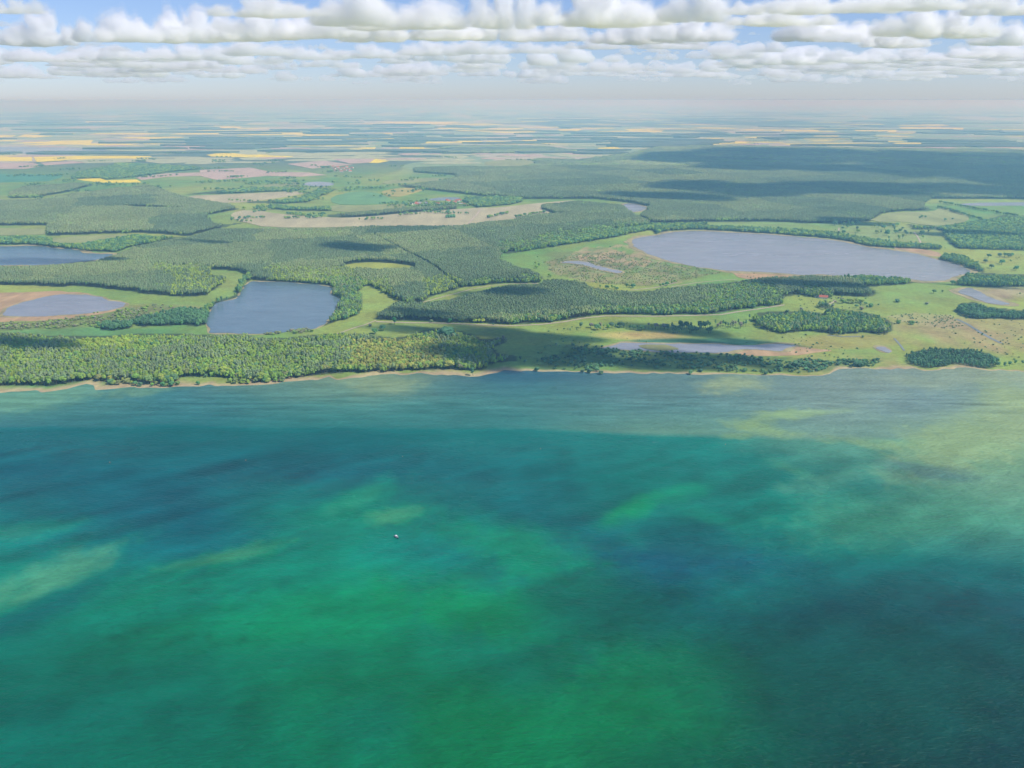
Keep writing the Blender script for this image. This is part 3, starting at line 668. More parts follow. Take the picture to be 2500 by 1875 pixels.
def fringe(pts, wid, z, material, label):
    P = ground(round_poly(wide(pts), 2), z); n = len(P)
    if np.sum(P[:, 0] * np.roll(P[:, 1], -1) - np.roll(P[:, 0], -1) * P[:, 1]) < 0: P = P[::-1]
    T = np.roll(P, -1, 0) - np.roll(P, 1, 0); T /= np.linalg.norm(T, axis=1)[:, None] + 1e-6
    N = np.stack([T[:, 1], -T[:, 0]], 1)
    O = P + N * (wid * np.clip(2.6 * fbm(P[:, 0] / 60, P[:, 1] / 60, 181) - 0.5, 0.1, 1.6))[:, None]
    V = [(x, y, z) for x, y in O] + [(x, y, -0.5) for x, y in O]
    o = mesh_obj('reed_fringe', V, [list(range(n))] + [[i, i + n, (i + 1) % n + n, (i + 1) % n] for i in range(n)], material)
    tag(o, label, 'reeds', None, 'structure')
for k, wd, z in (('far_left', 22, 0.95), ('reedy', 10, 1.15), ('middle', 7, 0.95), ('large', 24, 1.15), ('marsh', 9, 1.2), ('front', 9, 1.12), ('flood', 16, 0.95), ('puddle', 6, 0.95), ('tiny', 14, 0.95)):
    fringe(LAKES[k], wd, z, M_FRINGE, 'reed fringe of the ' + LAKE_TXT[k][0])
FN = {'rape': 'rapeseed_field', 'plough': 'ploughed_field', 'tan': 'dry_field', 'green': 'crop_field', 'teal': 'wheat_field', 'pale': 'meadow', 'lime': 'clearing', 'yel': 'meadow'}
for i, (k, P) in enumerate(FIELDS):
    dist = gp(P[0][0] if 0 < P[0][0] < 2500 else 1250, P[0][1])[1]
    sheet(FN[k], P, 0.9 + dist / 9000.0 + 0.02 * i, M_CROP[k], None, None, 'structure', 0 if k in ('rape', 'plough') else 1, 12.0)

def track(name, pts, w, z=1.1, material=None, label=None):
    P = ground(pts, z)
    T = np.gradient(P, axis=0); T /= np.linalg.norm(T, axis=1)[:, None]
    N = np.stack([-T[:, 1], T[:, 0]], 1) * w / 2
    V = [(x, y, z) for x, y in P + N] + [(x, y, z) for x, y in P - N]
    n = len(P)
    o = mesh_obj(name, V, [(i + n, i + n + 1, i + 1, i) for i in range(n - 1)], material or M_SAND)
    return tag(o, label, 'track', None, 'structure')
track('track', [(918, 785), (1000, 788), (1060, 788), (1110, 790), (1180, 793), (1250, 795), (1320, 792), (1380, 785), (1420, 777), (1480, 771), (1600, 772), (1690, 770), (1760, 768), (1800, 761), (1860, 753), (1915, 744)], 6, 1.1, None, 'sandy track along the foot of the central pine wood')
track('track', [(918, 782), (890, 793), (865, 800), (840, 809), (820, 815)], 4, 1.1, None, 'pale path crossing the meadow beside the deep blue lake')
track('track', [(1032, 738), (1075, 726), (1117, 715), (1150, 706), (1200, 697), (1260, 692), (1315, 692)], 4, 1.1, None, 'sandy track in the narrow meadow between two pine woods')
track('track', [(2232, 566), (2240, 577), (2249, 594)], 5, 1.2, None, 'pale lane across the parkland meadow')
track('track', [(2048, 556), (2048, 570)], 5, 1.2, None, 'short pale lane at the west end of the parkland')
track('track', [(1140, 550), (1150, 538), (1165, 522), (1174, 509)], 7, 2.2, None, 'field lane crossing the wide dry field')
track('track', [(2024, 742), (2032, 739), (2038, 735), (2037, 732), (2030, 731)], 4, 1.1, None, 'curved pale drive beside the farmstead')

def ico(sub=1):
    import bmesh
    bm = bmesh.new(); bmesh.ops.create_icosphere(bm, subdivisions=sub, radius=1)
    v = np.array([p.co[:] for p in bm.verts]); f = np.array([[q.index for q in p.verts] for p in bm.faces]); bm.free()
    return v, f
ICO1 = ico(1); ICO2 = ico(2)


# ------------------------------------------------------------------ clouds (cumulus with one common base level)
ZB = 1500.0
def cloud_mat(name, dens):
    m = bpy.data.materials.new(name); m.use_nodes = True; n = m.node_tree.nodes; l = m.node_tree.links
    n.remove(n['Principled BSDF'])
    p = n.new('ShaderNodeVolumePrincipled'); p.inputs['Color'].default_value = (1, 1, 1, 1); p.inputs['Density'].default_value = dens; p.inputs['Anisotropy'].default_value = 0.15
    l.new(p.outputs[0], n['Material Output'].inputs['Volume'])
    return m
CMAT = {k: [cloud_mat(f'cloud_{k}_{i}', d * q) for i, q in enumerate((1.0, 0.38, 0.10))] for k, d in (('thick', 0.0065), ('medium', 0.0045), ('thin', 0.003), ('faint', 0.0016), ('shade', 0.022), ('heavy', 0.013))}
A, B, Cc, Dd, Sh = 'thick', 'medium', 'thin', 'faint', 'shade'
def vn3(P, f, sd):
    x, y, z = P[:, 0] * f + sd, P[:, 1] * f - sd, P[:, 2] * f + 3.1 * sd
    iz = np.floor(z); fz = z - iz; fz = fz * fz * (3 - 2 * fz)
    return vnoise(x + iz * 37.3, y + iz * 17.7, 3) * (1 - fz) + vnoise(x + (iz + 1) * 37.3, y + (iz + 1) * 17.7, 3) * fz - 0.5
def lobe(seed, sub, tall):
    """one cauliflower head: small domes budding on large ones"""
    CV, CF = ICOS[sub]
    r = np.random.default_rng(seed)
    C, Rr = [(0, 0, 0.25)], [0.5]
    for i in range(5):
        a = r.uniform(0, 6.28); d = r.uniform(0.1, 0.4); q = r.uniform(0.25, 0.42)
        C.append((d * math.cos(a), d * math.sin(a), r.uniform(0.1, tall))); Rr.append(q)
    for c, q in list(zip(C, Rr)):
        for _ in range(20):
            d = r.normal(size=3); d /= np.linalg.norm(d); d[2] = abs(d[2]) - 0.1
            s_ = q * r.uniform(0.2, 0.48); p = np.array(c) + d * q * 0.98; C.append(tuple(p)); Rr.append(s_)
            for _ in range(8):
                e = r.normal(size=3); e /= np.linalg.norm(e)
                C.append(tuple(p + e * s_ * 0.95)); Rr.append(s_ * r.uniform(0.25, 0.55))
    C = np.array(C); Rr = np.array(Rr); o0 = np.array([0, 0, 0.12]); C = C - o0
    b = CV @ C.T
    disc = b * b - (C * C).sum(1)[None] + (Rr * Rr)[None]
    rr = np.where(disc > 0, b + np.sqrt(np.maximum(disc, 0)), 0.02).max(1)
    P = CV * rr[:, None]
    P = P * (1 + 0.34 * vn3(P, 3.5, seed % 7) + 0.22 * vn3(P, 8, seed % 5) + 0.14 * vn3(P, 18, 2))[:, None] + o0
    low = P[:, 2] < 0.0
    P[low, 2] = P[low, 2] * 0.12 + 0.08 * (fbm(P[low, 0] * 3, P[low, 1] * 3, seed) - 0.5)
    return P, CF
ICOS = {5: ico(5), 4: ico(4), 3: ico(3)}
def fuse(P, F, voxel):
    """one closed skin round overlapping heads"""
    me = bpy.data.meshes.new('fuse'); me.from_pydata(P.tolist(), [], F.tolist()); me.update()
    o = bpy.data.objects.new('fuse', me); COL.objects.link(o)
    md = o.modifiers.new('r', 'REMESH'); md.mode = 'VOXEL'; md.voxel_size = voxel
    dg = bpy.context.evaluated_depsgraph_get()
    m2 = bpy.data.meshes.new_from_object(o.evaluated_get(dg))
    V = np.empty(len(m2.vertices) * 3, np.float32); m2.vertices.foreach_get('co', V); V = V.reshape(-1, 3).astype(float)
    N = np.empty(len(m2.vertices) * 3, np.float32); m2.vertex_normals.foreach_get('vector', N); N = N.reshape(-1, 3).astype(float)
    Q = np.array([list(p.vertices) for p in m2.polygons])
    bpy.data.objects.remove(o); bpy.data.meshes.remove(me); bpy.data.meshes.remove(m2)
    return V, N, Q
def cluster(seed, n, spread, sub, tall=0.6, voxel=0.038, shells=3):
    out = []; mn = mx = None
    for i, grow in enumerate((1.0, 0.84, 1.09)[:shells]):
        r = np.random.default_rng(seed); Vs, Fs, k = [], [], 0
        for j in range(n):
            P, F = lobe(seed * 31 + j, sub, tall)
            t = (j + 0.5) / n * 2 - 1
            sc = r.uniform(0.45, 1.0) * (1.05 - 0.45 * abs(t)); a = r.uniform(0, 6.28)
            ca, sa = math.cos(a), math.sin(a)
            P = P * grow + np.array([0, 0, 0.05 * (1 - grow)])
            Q = np.stack([P[:, 0] * ca - P[:, 1] * sa, P[:, 0] * sa + P[:, 1] * ca, P[:, 2] * r.uniform(0.6, 1.5)], 1) * sc
            Q[:, 0] += t * spread + r.uniform(-0.12, 0.12); Q[:, 1] += r.uniform(-0.4, 0.4) * spread * 0.5
            Q[:, 2] += r.uniform(-0.02, 0.03)
            Vs.append(Q); Fs.append(F + k); k += len(Q)
        V, N, F = fuse(np.concatenate(Vs), np.concatenate(Fs), voxel)
        if mn is None: mn, mx = V.min(0), V.max(0)
        up = np.clip(V[:, 2] / 0.25, 0.15, 1)                       # bases stay flat
        nz = vn3(V, 4.0, seed % 9 + i) * 0.07 + vn3(V, 9.0, seed % 5 + i) * 0.04 + vn3(V, 17.0, i) * 0.015
        P = V + N * (nz * up)[:, None]
        P = P - np.array([(mn[0] + mx[0]) / 2, (mn[1] + mx[1]) / 2, 0]); P = P / np.array([mx[0] - mn[0], mx[1] - mn[1], mx[2]])
        out.append((P, F))
    return out
def cluster_mesh(*a):
    sh_ = cluster(*a); off = np.cumsum([0] + [len(p) for p, f in sh_])
    me = bpy.data.meshes.new('cloud'); me.from_pydata(np.concatenate([p for p, f in sh_]).tolist(), [], np.concatenate([f + off[i] for i, (p, f) in enumerate(sh_)]).tolist()); me.update()
    for i in range(3): me.materials.append(CMAT[A][i])
    me.polygons.foreach_set('material_index', np.concatenate([np.full(len(f), (1, 0, 2)[i], np.int32) for i, (p, f) in enumerate(sh_)]))
    return me
CLOUDS = [cluster_mesh(1, 6, 1.2, 5), cluster_mesh(2, 9, 2.1, 5), cluster_mesh(3, 5, 1.0, 5, 0.8), cluster_mesh(4, 11, 2.6, 5), cluster_mesh(5, 7, 1.4, 5, 0.9), cluster_mesh(6, 4, 0.7, 5, 0.7)]
def cloud(x, y, w, d, h, dens, seed, flip=1, label=None, group=None, zb=ZB):
    o = bpy.data.objects.new('cloud', CLOUDS[seed % len(CLOUDS)]); COL.objects.link(o)
    o.location = (x, y, zb); o.scale = (w * flip, d, h)
    for i in range(3): o.material_slots[i].link = 'OBJECT'; o.material_slots[i].material = CMAT[dens][i]
    tag(o, label, 'cloud', group)
    return o
def sky_pos(u, vb):
    el = math.atan((937.5 - vb) / FPX) - PITCH
    dist = (ZB - H) / math.tan(el)
    depth = dist * CP - (ZB - H) * SP * -1 * -1
    return (u - 1250) * (dist * CP - (ZB - H) * SP) / FPX, dist, (dist * CP - (ZB - H) * SP) / FPX
SKYC = [ # u, base v, width, height, density, shape
    (20, 14, 150, 30, A, 2), (640, 22, 330, 42, A, 4), (850, 50, 250, 74, A, 5), (985, 62, 330, 66, A, 0), (1225, 62, 190, 88, A, 2), (1480, 55, 400, 84, A, 4), (1700, 50, 210, 74, A, 5), (1900, 30, 330, 44, A, 1), (2080, 34, 330, 40, A, 0),
    (2300, 26, 380, 44, A, 4), (2480, 44, 240, 48, A, 2), (1920, 62, 300, 42, A, 4),
    (70, 98, 240, 72, A, 4), (215, 92, 120, 44, A, 5), (330, 94, 250, 64, A, 0), (470, 96, 210, 70, A, 2), (610, 92, 260, 66, A, 4), (770, 90, 260, 66, A, 0), (900, 100, 200, 56, A, 5), (1060, 96, 260, 60, A, 4), (1190, 100, 170, 60, A, 2),
    (1340, 104, 210, 44, A, 0), (1560, 110, 260, 58, A, 4), (1700, 106, 230, 52, A, 2), (2060, 108, 330, 52, A, 0), (2230, 76, 200, 56, A, 5), (2360, 82, 230, 62, A, 2), (2200, 104, 200, 40, A, 4), (2460, 104, 180, 44, A, 5),
    (90, 142, 230, 34, B, 0), (270, 138, 200, 34, B, 4), (440, 140, 230, 38, B, 2), (620, 130, 210, 36, B, 5), (760, 142, 180, 34, B, 0), (900, 138, 190, 34, B, 4), (1050, 134, 180, 34, B, 2), (1180, 132, 170, 34, B, 5), (1320, 132, 160, 30, B, 0),
    (1460, 122, 180, 30, B, 4), (1880, 134, 110, 28, B, 5), (1960, 150, 220, 40, B, 2), (2090, 146, 170, 34, B, 0), (2260, 142, 190, 30, B, 4), (2420, 136, 210, 32, B, 2), (1790, 150, 120, 30, B, 5), (1650, 124, 190, 30, B, 0),
]
bands = {'top': sorted([c for c in SKYC if c[1] <= 62]), 'middle': sorted([c for c in SKYC if 62 < c[1] <= 112]), 'lower': sorted([c for c in SKYC if c[1] > 112])}
for bname, cs in bands.items():
    for i, (u, vb, w, h, d, s) in enumerate(cs):
        x, y, k = sky_pos(u, vb)
        w_, h_ = w * k, h * k * (1.32 if d == A else 1.12)
        cloud(x, y + w_ * 0.2, w_, w_ * 0.42, h_, d, s, 1 if i % 2 else -1, f'white cumulus with grey base in the {bname} cloud row, {ORD[i]} from the left', 'cumulus clouds', ZB + ((i * 53) % 13 - 6) * 12.0)
# small far clouds: too many to count
r = np.random.default_rng(77); Vs, Fs, kk = {B: [], Cc: [], Dd: []}, {B: [], Cc: [], Dd: []}, {B: 0, Cc: 0, Dd: 0}
small = [cluster(50 + i, 3 + i % 3, 0.9 + 0.2 * (i % 3), 4, 0.7, 0.09, 1)[0] for i in range(6)]
for i in range(420):
    t = i / 420; vb = 142 + 62 * t ** 0.75 + r.uniform(-6, 6); u = r.uniform(-500, 3000)
    if i % 5 < 2: vb = r.uniform(55, 150)
    dk = B if vb < 168 else (Cc if vb < 192 else Dd)
    x, y, k = sky_pos(u, vb)
    wp = r.uniform(60, 190) * (1.15 - 0.55 * t) if i % 5 >= 2 else r.uniform(25, 80); w_ = wp * k; h_ = wp * r.uniform(0.16, 0.3) * k
    P, F = small[i % 6]
    Vs[dk].append(P * np.array([w_, w_ * 0.45, h_]) + np.array([x, y, ZB])); Fs[dk].append(F + kk[dk]); kk[dk] += len(P)
for dk, tx in ((B, 'small white clouds gathered below the cumulus bank'), (Cc, 'thin pale clouds low in the hazy sky'), (Dd, 'faintest clouds melting into the horizon haze')):
    o = np_mesh('clouds', np.concatenate(Vs[dk]), np.concatenate(Fs[dk]), CMAT[dk][0], False)
    tag(o, tx, 'clouds', None, 'stuff')

def shade_cloud(u, v, wpx, dpx, dens, seed, h=330, text=''):
    """cumulus above the frame whose shadow falls on the ground at a picture point"""
    x, y = gp(u, v)
    x1, _ = gp(u + wpx, v); _, y1 = gp(u, v - dpx / 2); _, y2 = gp(u, v + dpx / 2)
    if v < 500: h = 620
    k = (ZB + h * 0.3) / SUNV.z
    cloud(x + SUNV.x * k, y + SUNV.y * k, abs(x1 - x), abs(y1 - y2), h, dens, seed, 1, text, 'clouds above the view')
SHADE = [(2260, 388, 1100, 56, 0), (1900, 374, 760, 26, 4), (2050, 412, 760, 30, 0), (2150, 468, 1000, 44, 4), (1850, 462, 560, 36, 0), (2350, 410, 700, 60, 4), (1750, 392, 420, 34, 0), (2480, 470, 420, 40, 0), (1640, 486, 180, 26, 2), (2460, 435, 330, 70, 5), (860, 612, 140, 28, 0), (120, 640, 360, 14, 2), (500, 600, 60, 8, 4),
         (1250, 862, 420, 66, 1), (1270, 822, 330, 34, 4), (1090, 806, 330, 26, 3), (1150, 880, 170, 56, 0), (1560, 882, 560, 50, 3), (60, 850, 200, 30, 5), (1210, 722, 150, 26, 3), (990, 776, 130, 14, 1), (2080, 545, 160, 14, 0), (1660, 808, 120, 34, 2), (1980, 706, 220, 18, 2),
         (2400, 700, 60, 8, 5), (2370, 575, 180, 14, 2), (1780, 838, 240, 14, 3)]
for i, (u, v, w, d, s) in enumerate(SHADE):
    shade_cloud(u, v, w, d, 'heavy' if v < 500 else Sh, s, 300, f'cumulus cloud above the view shading the land, {ORD[i]} of the high clouds')

M_DITCH = field_mat('wet_ditch', (0.20, 0.24, 0.24), 0, 0.05, 0.2)
for pts, lb, w in (([(2336, 779), (2360, 790), (2395, 812), (2420, 826), (2445, 838)], 'grey ditch slanting across the brown meadow at right', 7), ([(2183, 826), (2196, 840), (2208, 856)], 'short ditch beside the grey puddle', 4), ([(2020, 818), (2060, 822), (2100, 821)], 'wet hollow below the front mixed wood', 5),
                   ([(1640, 700), (1700, 690), (1760, 684), (1800, 682)], 'sandy path above the central wood', 4), ([(1540, 708), (1600, 702), (1650, 690)], 'sandy path along the marsh edge', 5)):
    track('ditch' if 'path' not in lb else 'track', pts, w, 1.05, M_DITCH if 'path' not in lb else None, lb)

# ------------------------------------------------------------------ trees
def lobes(spec, seed, sub=1, jit=0.22, cards=60, card=0.9):
    """crown of rough leaf masses plus loose sprays that break up its outline"""
    r = np.random.default_rng(seed)
    Vs, Fs, n = [], [], 0
    v0, f0 = (ICO1 if sub == 1 else ICO2)
    for (cx, cy_, cz, rx, ry, rz) in spec:
        q = v0 * (1 + r.uniform(-jit, jit, (len(v0), 1))) * np.array([rx, ry, rz]) + np.array([cx, cy_, cz])
        Vs.append(q); Fs.append(f0 + n); n += len(q)
    for _ in range(cards):
        cx, cy_, cz, rx, ry, rz = spec[r.integers(len(spec))]
        d = r.normal(size=3); d /= np.linalg.norm(d); d[2] = abs(d[2]) * 0.9 - 0.15
        p = np.array([cx, cy_, cz]) + d * np.array([rx, ry, rz]) * r.uniform(0.95, 1.22)
        a = r.normal(size=3); a /= np.linalg.norm(a); b = np.cross(a, d); b /= np.linalg.norm(b) + 1e-6
        s = card * r.uniform(0.6, 1.3)
        Vs.append(np.stack([p + a * s, p + b * s, p - a * s * 0.8 - b * s * 0.3])); Fs.append(np.array([[n, n + 1, n + 2]])); n += 3
    return np.concatenate(Vs), np.concatenate(Fs)

def trunk_mesh(h, r, limbs, seed):
    rr = np.random.default_rng(seed)
    V, F = [], []
    def tube(p, q, a, b, k=5):
        p = np.array(p, float); q = np.array(q, float); d = q - p; d /= np.linalg.norm(d)
        u = np.cross(d, [0.3, 0.9, 0.2]); u /= np.linalg.norm(u); w = np.cross(d, u)
        n = len(V)
        for c, s in ((p, a), (q, b)):
            for i in range(k):
                t = 2 * math.pi * i / k; V.append(c + (u * math.cos(t) + w * math.sin(t)) * s)
        for i in range(k):
            F.append((n + i, n + (i + 1) % k, n + k + (i + 1) % k)); F.append((n + i, n + k + (i + 1) % k, n + k + i))
    tube((0, 0, -0.6), (0.1, 0.05, h * 0.55), r, r * 0.7); tube((0.1, 0.05, h * 0.55), (0.0, 0.1, h), r * 0.7, r * 0.2)
    for (z, a, ln, up) in limbs:
        tube((0.05, 0.05, z), (math.cos(a) * ln, math.sin(a) * ln, z + up), r * 0.45, r * 0.12, 4)
    return V, F

PROTO = {}
def proto(kind, crown, trunk):
    mc = bpy.data.meshes.new(kind + '_crown'); mc.from_pydata([tuple(p) for p in crown[0]], [], [tuple(int(i) for i in f) for f in crown[1]]); mc.update(); mc.materials.append(M_FOL)
    mt = bpy.data.meshes.new(kind + '_trunk'); mt.from_pydata([tuple(p) for p in trunk[0]], [], [tuple(f) for f in trunk[1]]); mt.update(); mt.materials.append(M_BARK)
    PROTO[kind] = (mc, mt)

def rspec(seed, n, R, z0, z1, r0, r1, squash=0.8):
    r = np.random.default_rng(seed); out = []
    for i in range(n):
        a = r.uniform(0, 2 * math.pi); q = R * math.sqrt(r.uniform(0.05, 1)); z = r.uniform(z0, z1)
        q *= 1 - 0.55 * (z - z0) / (z1 - z0 + 1e-6); s = r.uniform(r0, r1)
        out.append((q * math.cos(a), q * math.sin(a), z, s, s * r.uniform(0.85, 1.15), s * squash))
    return out
LIMB = [(5, 0.4, 3, 3), (6, 2.2, 3.2, 3), (7, 4.1, 3, 3.4), (8.5, 5.4, 2.4, 3)]
proto('oak0', lobes(rspec(1, 11, 4.2, 6.5, 13, 2.0, 3.1) + [(0, 0, 9.5, 3.6, 3.6, 4)], 1, 1, 0.24, 90, 0.8), trunk_mesh(11, 0.5, LIMB, 1))
proto('oak1', lobes(rspec(2, 9, 3.3, 6, 14.5, 1.8, 2.8) + [(0, 0, 10, 3, 3, 4.6)], 2, 1, 0.24, 90, 0.8), trunk_mesh(12, 0.45, LIMB, 2))
proto('oak2', lobes(rspec(3, 13, 5.2, 5.5, 12, 2.0, 3.2) + [(0.5, 0, 8.5, 4.2, 4, 3.6)], 3, 1, 0.26, 100, 0.9), trunk_mesh(10, 0.55, LIMB, 3))
PL = [(9, 0.5, 1.8, 1.2), (11, 2.6, 1.7, 1.0), (12.5, 4.4, 1.5, 1.0)]
proto('pine0', lobes([(0, 0, 11, 2.3, 2.2, 2.0), (0.5, 0.3, 13, 2.0, 1.9, 1.9), (-0.3, 0.2, 14.8, 1.6, 1.6, 1.8)], 4, 1, 0.28, 50, 0.7), trunk_mesh(16, 0.28, PL, 4))
proto('pine1', lobes([(0.3, 0, 12, 2.4, 2.3, 1.6), (-0.5, 0.3, 14, 2.2, 2.1, 1.7), (0.2, -0.4, 15.6, 1.8, 1.7, 1.5)], 5, 1, 0.3, 50, 0.7), trunk_mesh(15, 0.3, PL, 5))
proto('pine2', lobes([(0, 0.3, 10, 1.9, 2.0, 2.0), (0.1, -0.1, 12.5, 1.7, 1.6, 2.2), (0, 0, 14.8, 1.3, 1.3, 2.0)], 6, 1, 0.26, 45, 0.6), trunk_mesh(17, 0.26, PL, 6))
BL = [(0.6, 0.6, 1.2, 1.2), (0.6, 2.8, 1.3, 1.2), (0.6, 4.9, 1.1, 1.4)]
proto('bush0', lobes(rspec(7, 7, 2.2, 1.2, 3.2, 1.0, 1.7, 0.9) + [(0, 0, 2, 1.7, 1.7, 1.8)], 7, 1, 0.26, 50, 0.5), trunk_mesh(2.6, 0.2, BL, 7))
proto('bush1', lobes(rspec(8, 5, 1.4, 1.2, 4.0, 0.9, 1.4, 1.0) + [(0, 0, 2.2, 1.4, 1.4, 2.0)], 8, 1, 0.26, 45, 0.5), trunk_mesh(3.0, 0.18, BL, 8))
# patch of far canopy: crowns grown together, about forty metres across
proto('stand', lobes([(x * 9 + ((i * 37) % 7 - 3), y * 9 + ((i * 53) % 7 - 3), 8 + (i * 29) % 5, 6.2, 6.2, 7.5) for i, (x, y) in enumerate([(a, b) for a in range(-2, 3) for b in range(-2, 3)])], 9, 1, 0.3, 0), trunk_mesh(8, 0.5, [], 9))
KINDS = ['oak0', 'oak1', 'oak2', 'pine0', 'pine1', 'pine2', 'bush0', 'bush1', 'stand']

T_PINE = np.array([0.275, 0.39, 0.17]); T_BROAD = np.array([0.255, 0.42, 0.075]); T_LIME = np.array([0.40, 0.52, 0.07]); T_YEL = np.array([0.42, 0.47, 0.10])
T_DARK = np.array([0.095, 0.21, 0.10]); T_GREY = np.array([0.29, 0.30, 0.20]); T_TEAL = np.array([0.13, 0.30, 0.12]); T_OLIVE = np.array([0.27, 0.33, 0.13])

FIRST = {}
def tree(kind, u, v, height, width=1.0, tint=T_BROAD, name='tree', label=None, cat='tree', group=None, rot=None, lean=(0, 0), z=0.5):
    mc, mt = PROTO[kind]
    hh = max(p.co.z for p in mc.vertices)
    s = height / hh
    x, y = gp(u, v, z)
    r = bpy.data.objects.new(name, None); COL.objects.link(r); r.empty_display_size = 1
    r.location = (x, y, z); r.rotation_euler = (lean[0], lean[1], random.uniform(0, 6.28) if rot is None else rot)
    r.scale = (s * width * 1.3, s * width * 1.3, s)
    c = bpy.data.objects.new('crown', mc); t = bpy.data.objects.new('trunk', mt)
    for o in (c, t):
        COL.objects.link(o); o.parent = r
    j = np.array([random.uniform(0.88, 1.14) for _ in range(3)]) * random.uniform(0.9, 1.1)
    c['tint'] = [float(q) for q in np.asarray(tint) * j] ; t['tint'] = [0.09, 0.065, 0.045]
    tag(r, label, cat, group)
    FIRST.setdefault(kind, (c, t))
    return r

# single trees on the meadow in front of the central pine wood
tree('oak1', 963, 792, 17, 0.9, (0.09, 0.30, 0.08), 'broadleaf_tree', 'tall bright green tree at the left end of the central pine wood')
tree('oak2', 915, 815, 12, 1.0, T_TEAL, 'broadleaf_tree', 'dark green round tree, left one of the pair on the shaded meadow')
tree('oak0', 936, 807, 13, 1.1, T_TEAL, 'broadleaf_tree', 'dark green round tree, right one of the pair on the shaded meadow')
tree('bush0', 1053, 787, 7, 1.0, (0.28, 0.36, 0.15), 'bush', 'small pale bush at the foot of the central pine wood', 'bush')
tree('oak2', 1098, 788, 10, 1.0, (0.09, 0.30, 0.08), 'bush', 'round emerald bush at the foot of the central pine wood', 'bush')
for i, (u, v) in enumerate([(1160, 788), (1169, 789), (1179, 788), (1122, 787)]):
    tree('oak0', u, v, 10, 1.0, T_LIME, 'broadleaf_tree', ['lime green tree, left of three clumped before the central pine wood', 'lime green tree, middle of three clumped before the central pine wood',
         'lime green tree, right of three clumped before the central pine wood', 'small green tree between emerald bush and lime trees'][i], 'tree')
tree('bush1', 1204, 793, 4, 1.2, T_DARK, 'bush', 'small dark bush on the sandy track, meadow edge', 'bush')
tree('bush0', 905, 797, 6, 1.0, T_GREY, 'bush', 'brownish bush beside the pale path end', 'bush')
tree('oak2', 1092, 829, 27, 1.25, T_DARK, 'broadleaf_tree', 'huge dark round oak rising over the shore wood')
tree('oak1', 1155, 917, 16, 0.8, T_DARK, 'broadleaf_tree', 'dark leaning tree on the shore spit with bare trunk', lean=(0.05, -0.12))
tree('oak0', 1123, 903, 12, 0.9, T_GREY, 'broadleaf_tree', 'pale grey-green round tree at the shaded shore')
tree('oak1', 1188, 897, 13, 0.8, T_DARK, 'broadleaf_tree', 'dark slim tree at the right end of the shore wood')
for i, (u, v, h) in enumerate([(1216, 834, 10), (1229, 832, 12), (1236, 836, 9), (1205, 846, 8), (1219, 845, 9)]):
    tree('oak1', u, v, h, 0.9, T_GREY, 'sparse_tree', f'grey thin-leaved tree right of the huge oak, {ORD[i]} of five counted from the top', group='grey trees right of the huge oak')
tree('oak1', 1270, 880, 9, 1.0, T_DARK, 'broadleaf_tree', 'lone dark tree on the meadow right of the shore wood', z=0.5)
tree('bush1', 1282, 884, 5, 1.0, T_DARK, 'bush', 'small dark bush right of the lone dark meadow tree', 'bush')

def row(items, kinds, tints, name, text, cat, group, hs):
    items = sorted(items)
    for i, it in enumerate(items):
        u, v = it[0], it[1]
        k = kinds[i % len(kinds)] if len(it) < 3 else it[2]
        t = tints[random.randrange(len(tints))]
        lab = text.format(ORD[i]) if '{}' in text else text
        tree(k, u, v, random.uniform(*hs), random.uniform(0.85, 1.1), t, name, lab, cat, group)

row([(1418, 801), (1442, 801), (1451, 803), (1458, 806), (1466, 800), (1474, 803), (1484, 805), (1494, 801), (1503, 802), (1514, 799), (1522, 800), (1530, 801), (1538, 804), (1546, 805), (1556, 805),
     (1566, 807), (1574, 806), (1583, 803), (1592, 806), (1600, 804), (1612, 806), (1622, 804), (1630, 806)], ['oak1', 'oak0', 'pine0', 'oak2', 'oak1', 'pine1'],
    [T_BROAD, T_TEAL, T_DARK, T_GREY], 'meadow_tree', 'green tree in the meadow row before the yellow strip, {} from the left', 'tree', 'tree row on the sunlit meadow', (10, 15))
row([(1640 + (i * 23) % 97, 802 + (i * 11) % 22) for i in range(26)], ['pine0', 'oak1', 'pine2', 'oak0'], [T_DARK, T_DARK, T_TEAL], 'meadow_tree', 'dark tree in the dense clump behind the violet pond, {} from the left', 'tree', 'dark clump behind the pond', (12, 19))
row([(1746 + i * 6.2, 795 + (i * 7) % 9) for i in range(13)], ['pine2', 'oak1', 'pine0'], [T_TEAL, T_GREY, T_DARK], 'meadow_tree', 'slender tree in the row right of the dark clump, {} from the left', 'tree', 'tree row right of the dark clump', (10, 17))
tree('pine2', 1829, 781, 14, 1.0, T_DARK, 'pine_tree', 'lone pine just left of the front mixed wood')
tree('bush0', 1922, 763, 7, 1.1, T_DARK, 'bush', 'dark round bush on the meadow above the front mixed wood', 'bush')
tree('bush1', 1955, 757, 7, 1.0, T_GREY, 'bush', 'pointed grey bush on the meadow below the farmstead', 'bush')
tree('bush0', 2192, 790, 8, 0.95, (0.16, 0.34, 0.08), 'bush', 'bright green round bush right of the front wood, left of two', 'bush')
tree('bush0', 2224, 792, 9, 0.95, (0.16, 0.36, 0.08), 'bush', 'bright green round bush below the sandy heath, right of two', 'bush')
tree('bush1', 2106, 824, 5, 1.2, T_DARK, 'bush', 'small dark bush on the brown meadow below the front wood', 'bush')
tree('oak0', 2279, 717, 11, 1.0, T_TEAL, 'broadleaf_tree', 'dark tree alone in the right meadow, left of two')
tree('oak1', 2300, 715, 8, 1.0, T_TEAL, 'broadleaf_tree', 'smaller dark tree in the right meadow, right of two')
tree('bush0', 2190, 738, 8, 1.2, T_DARK, 'bush', 'lone dark bush in the middle of the right meadow', 'bush')
tree('bush0', 2263, 743, 6, 1.2, T_GREY, 'bush', 'pale grey bush low in the right meadow', 'bush')
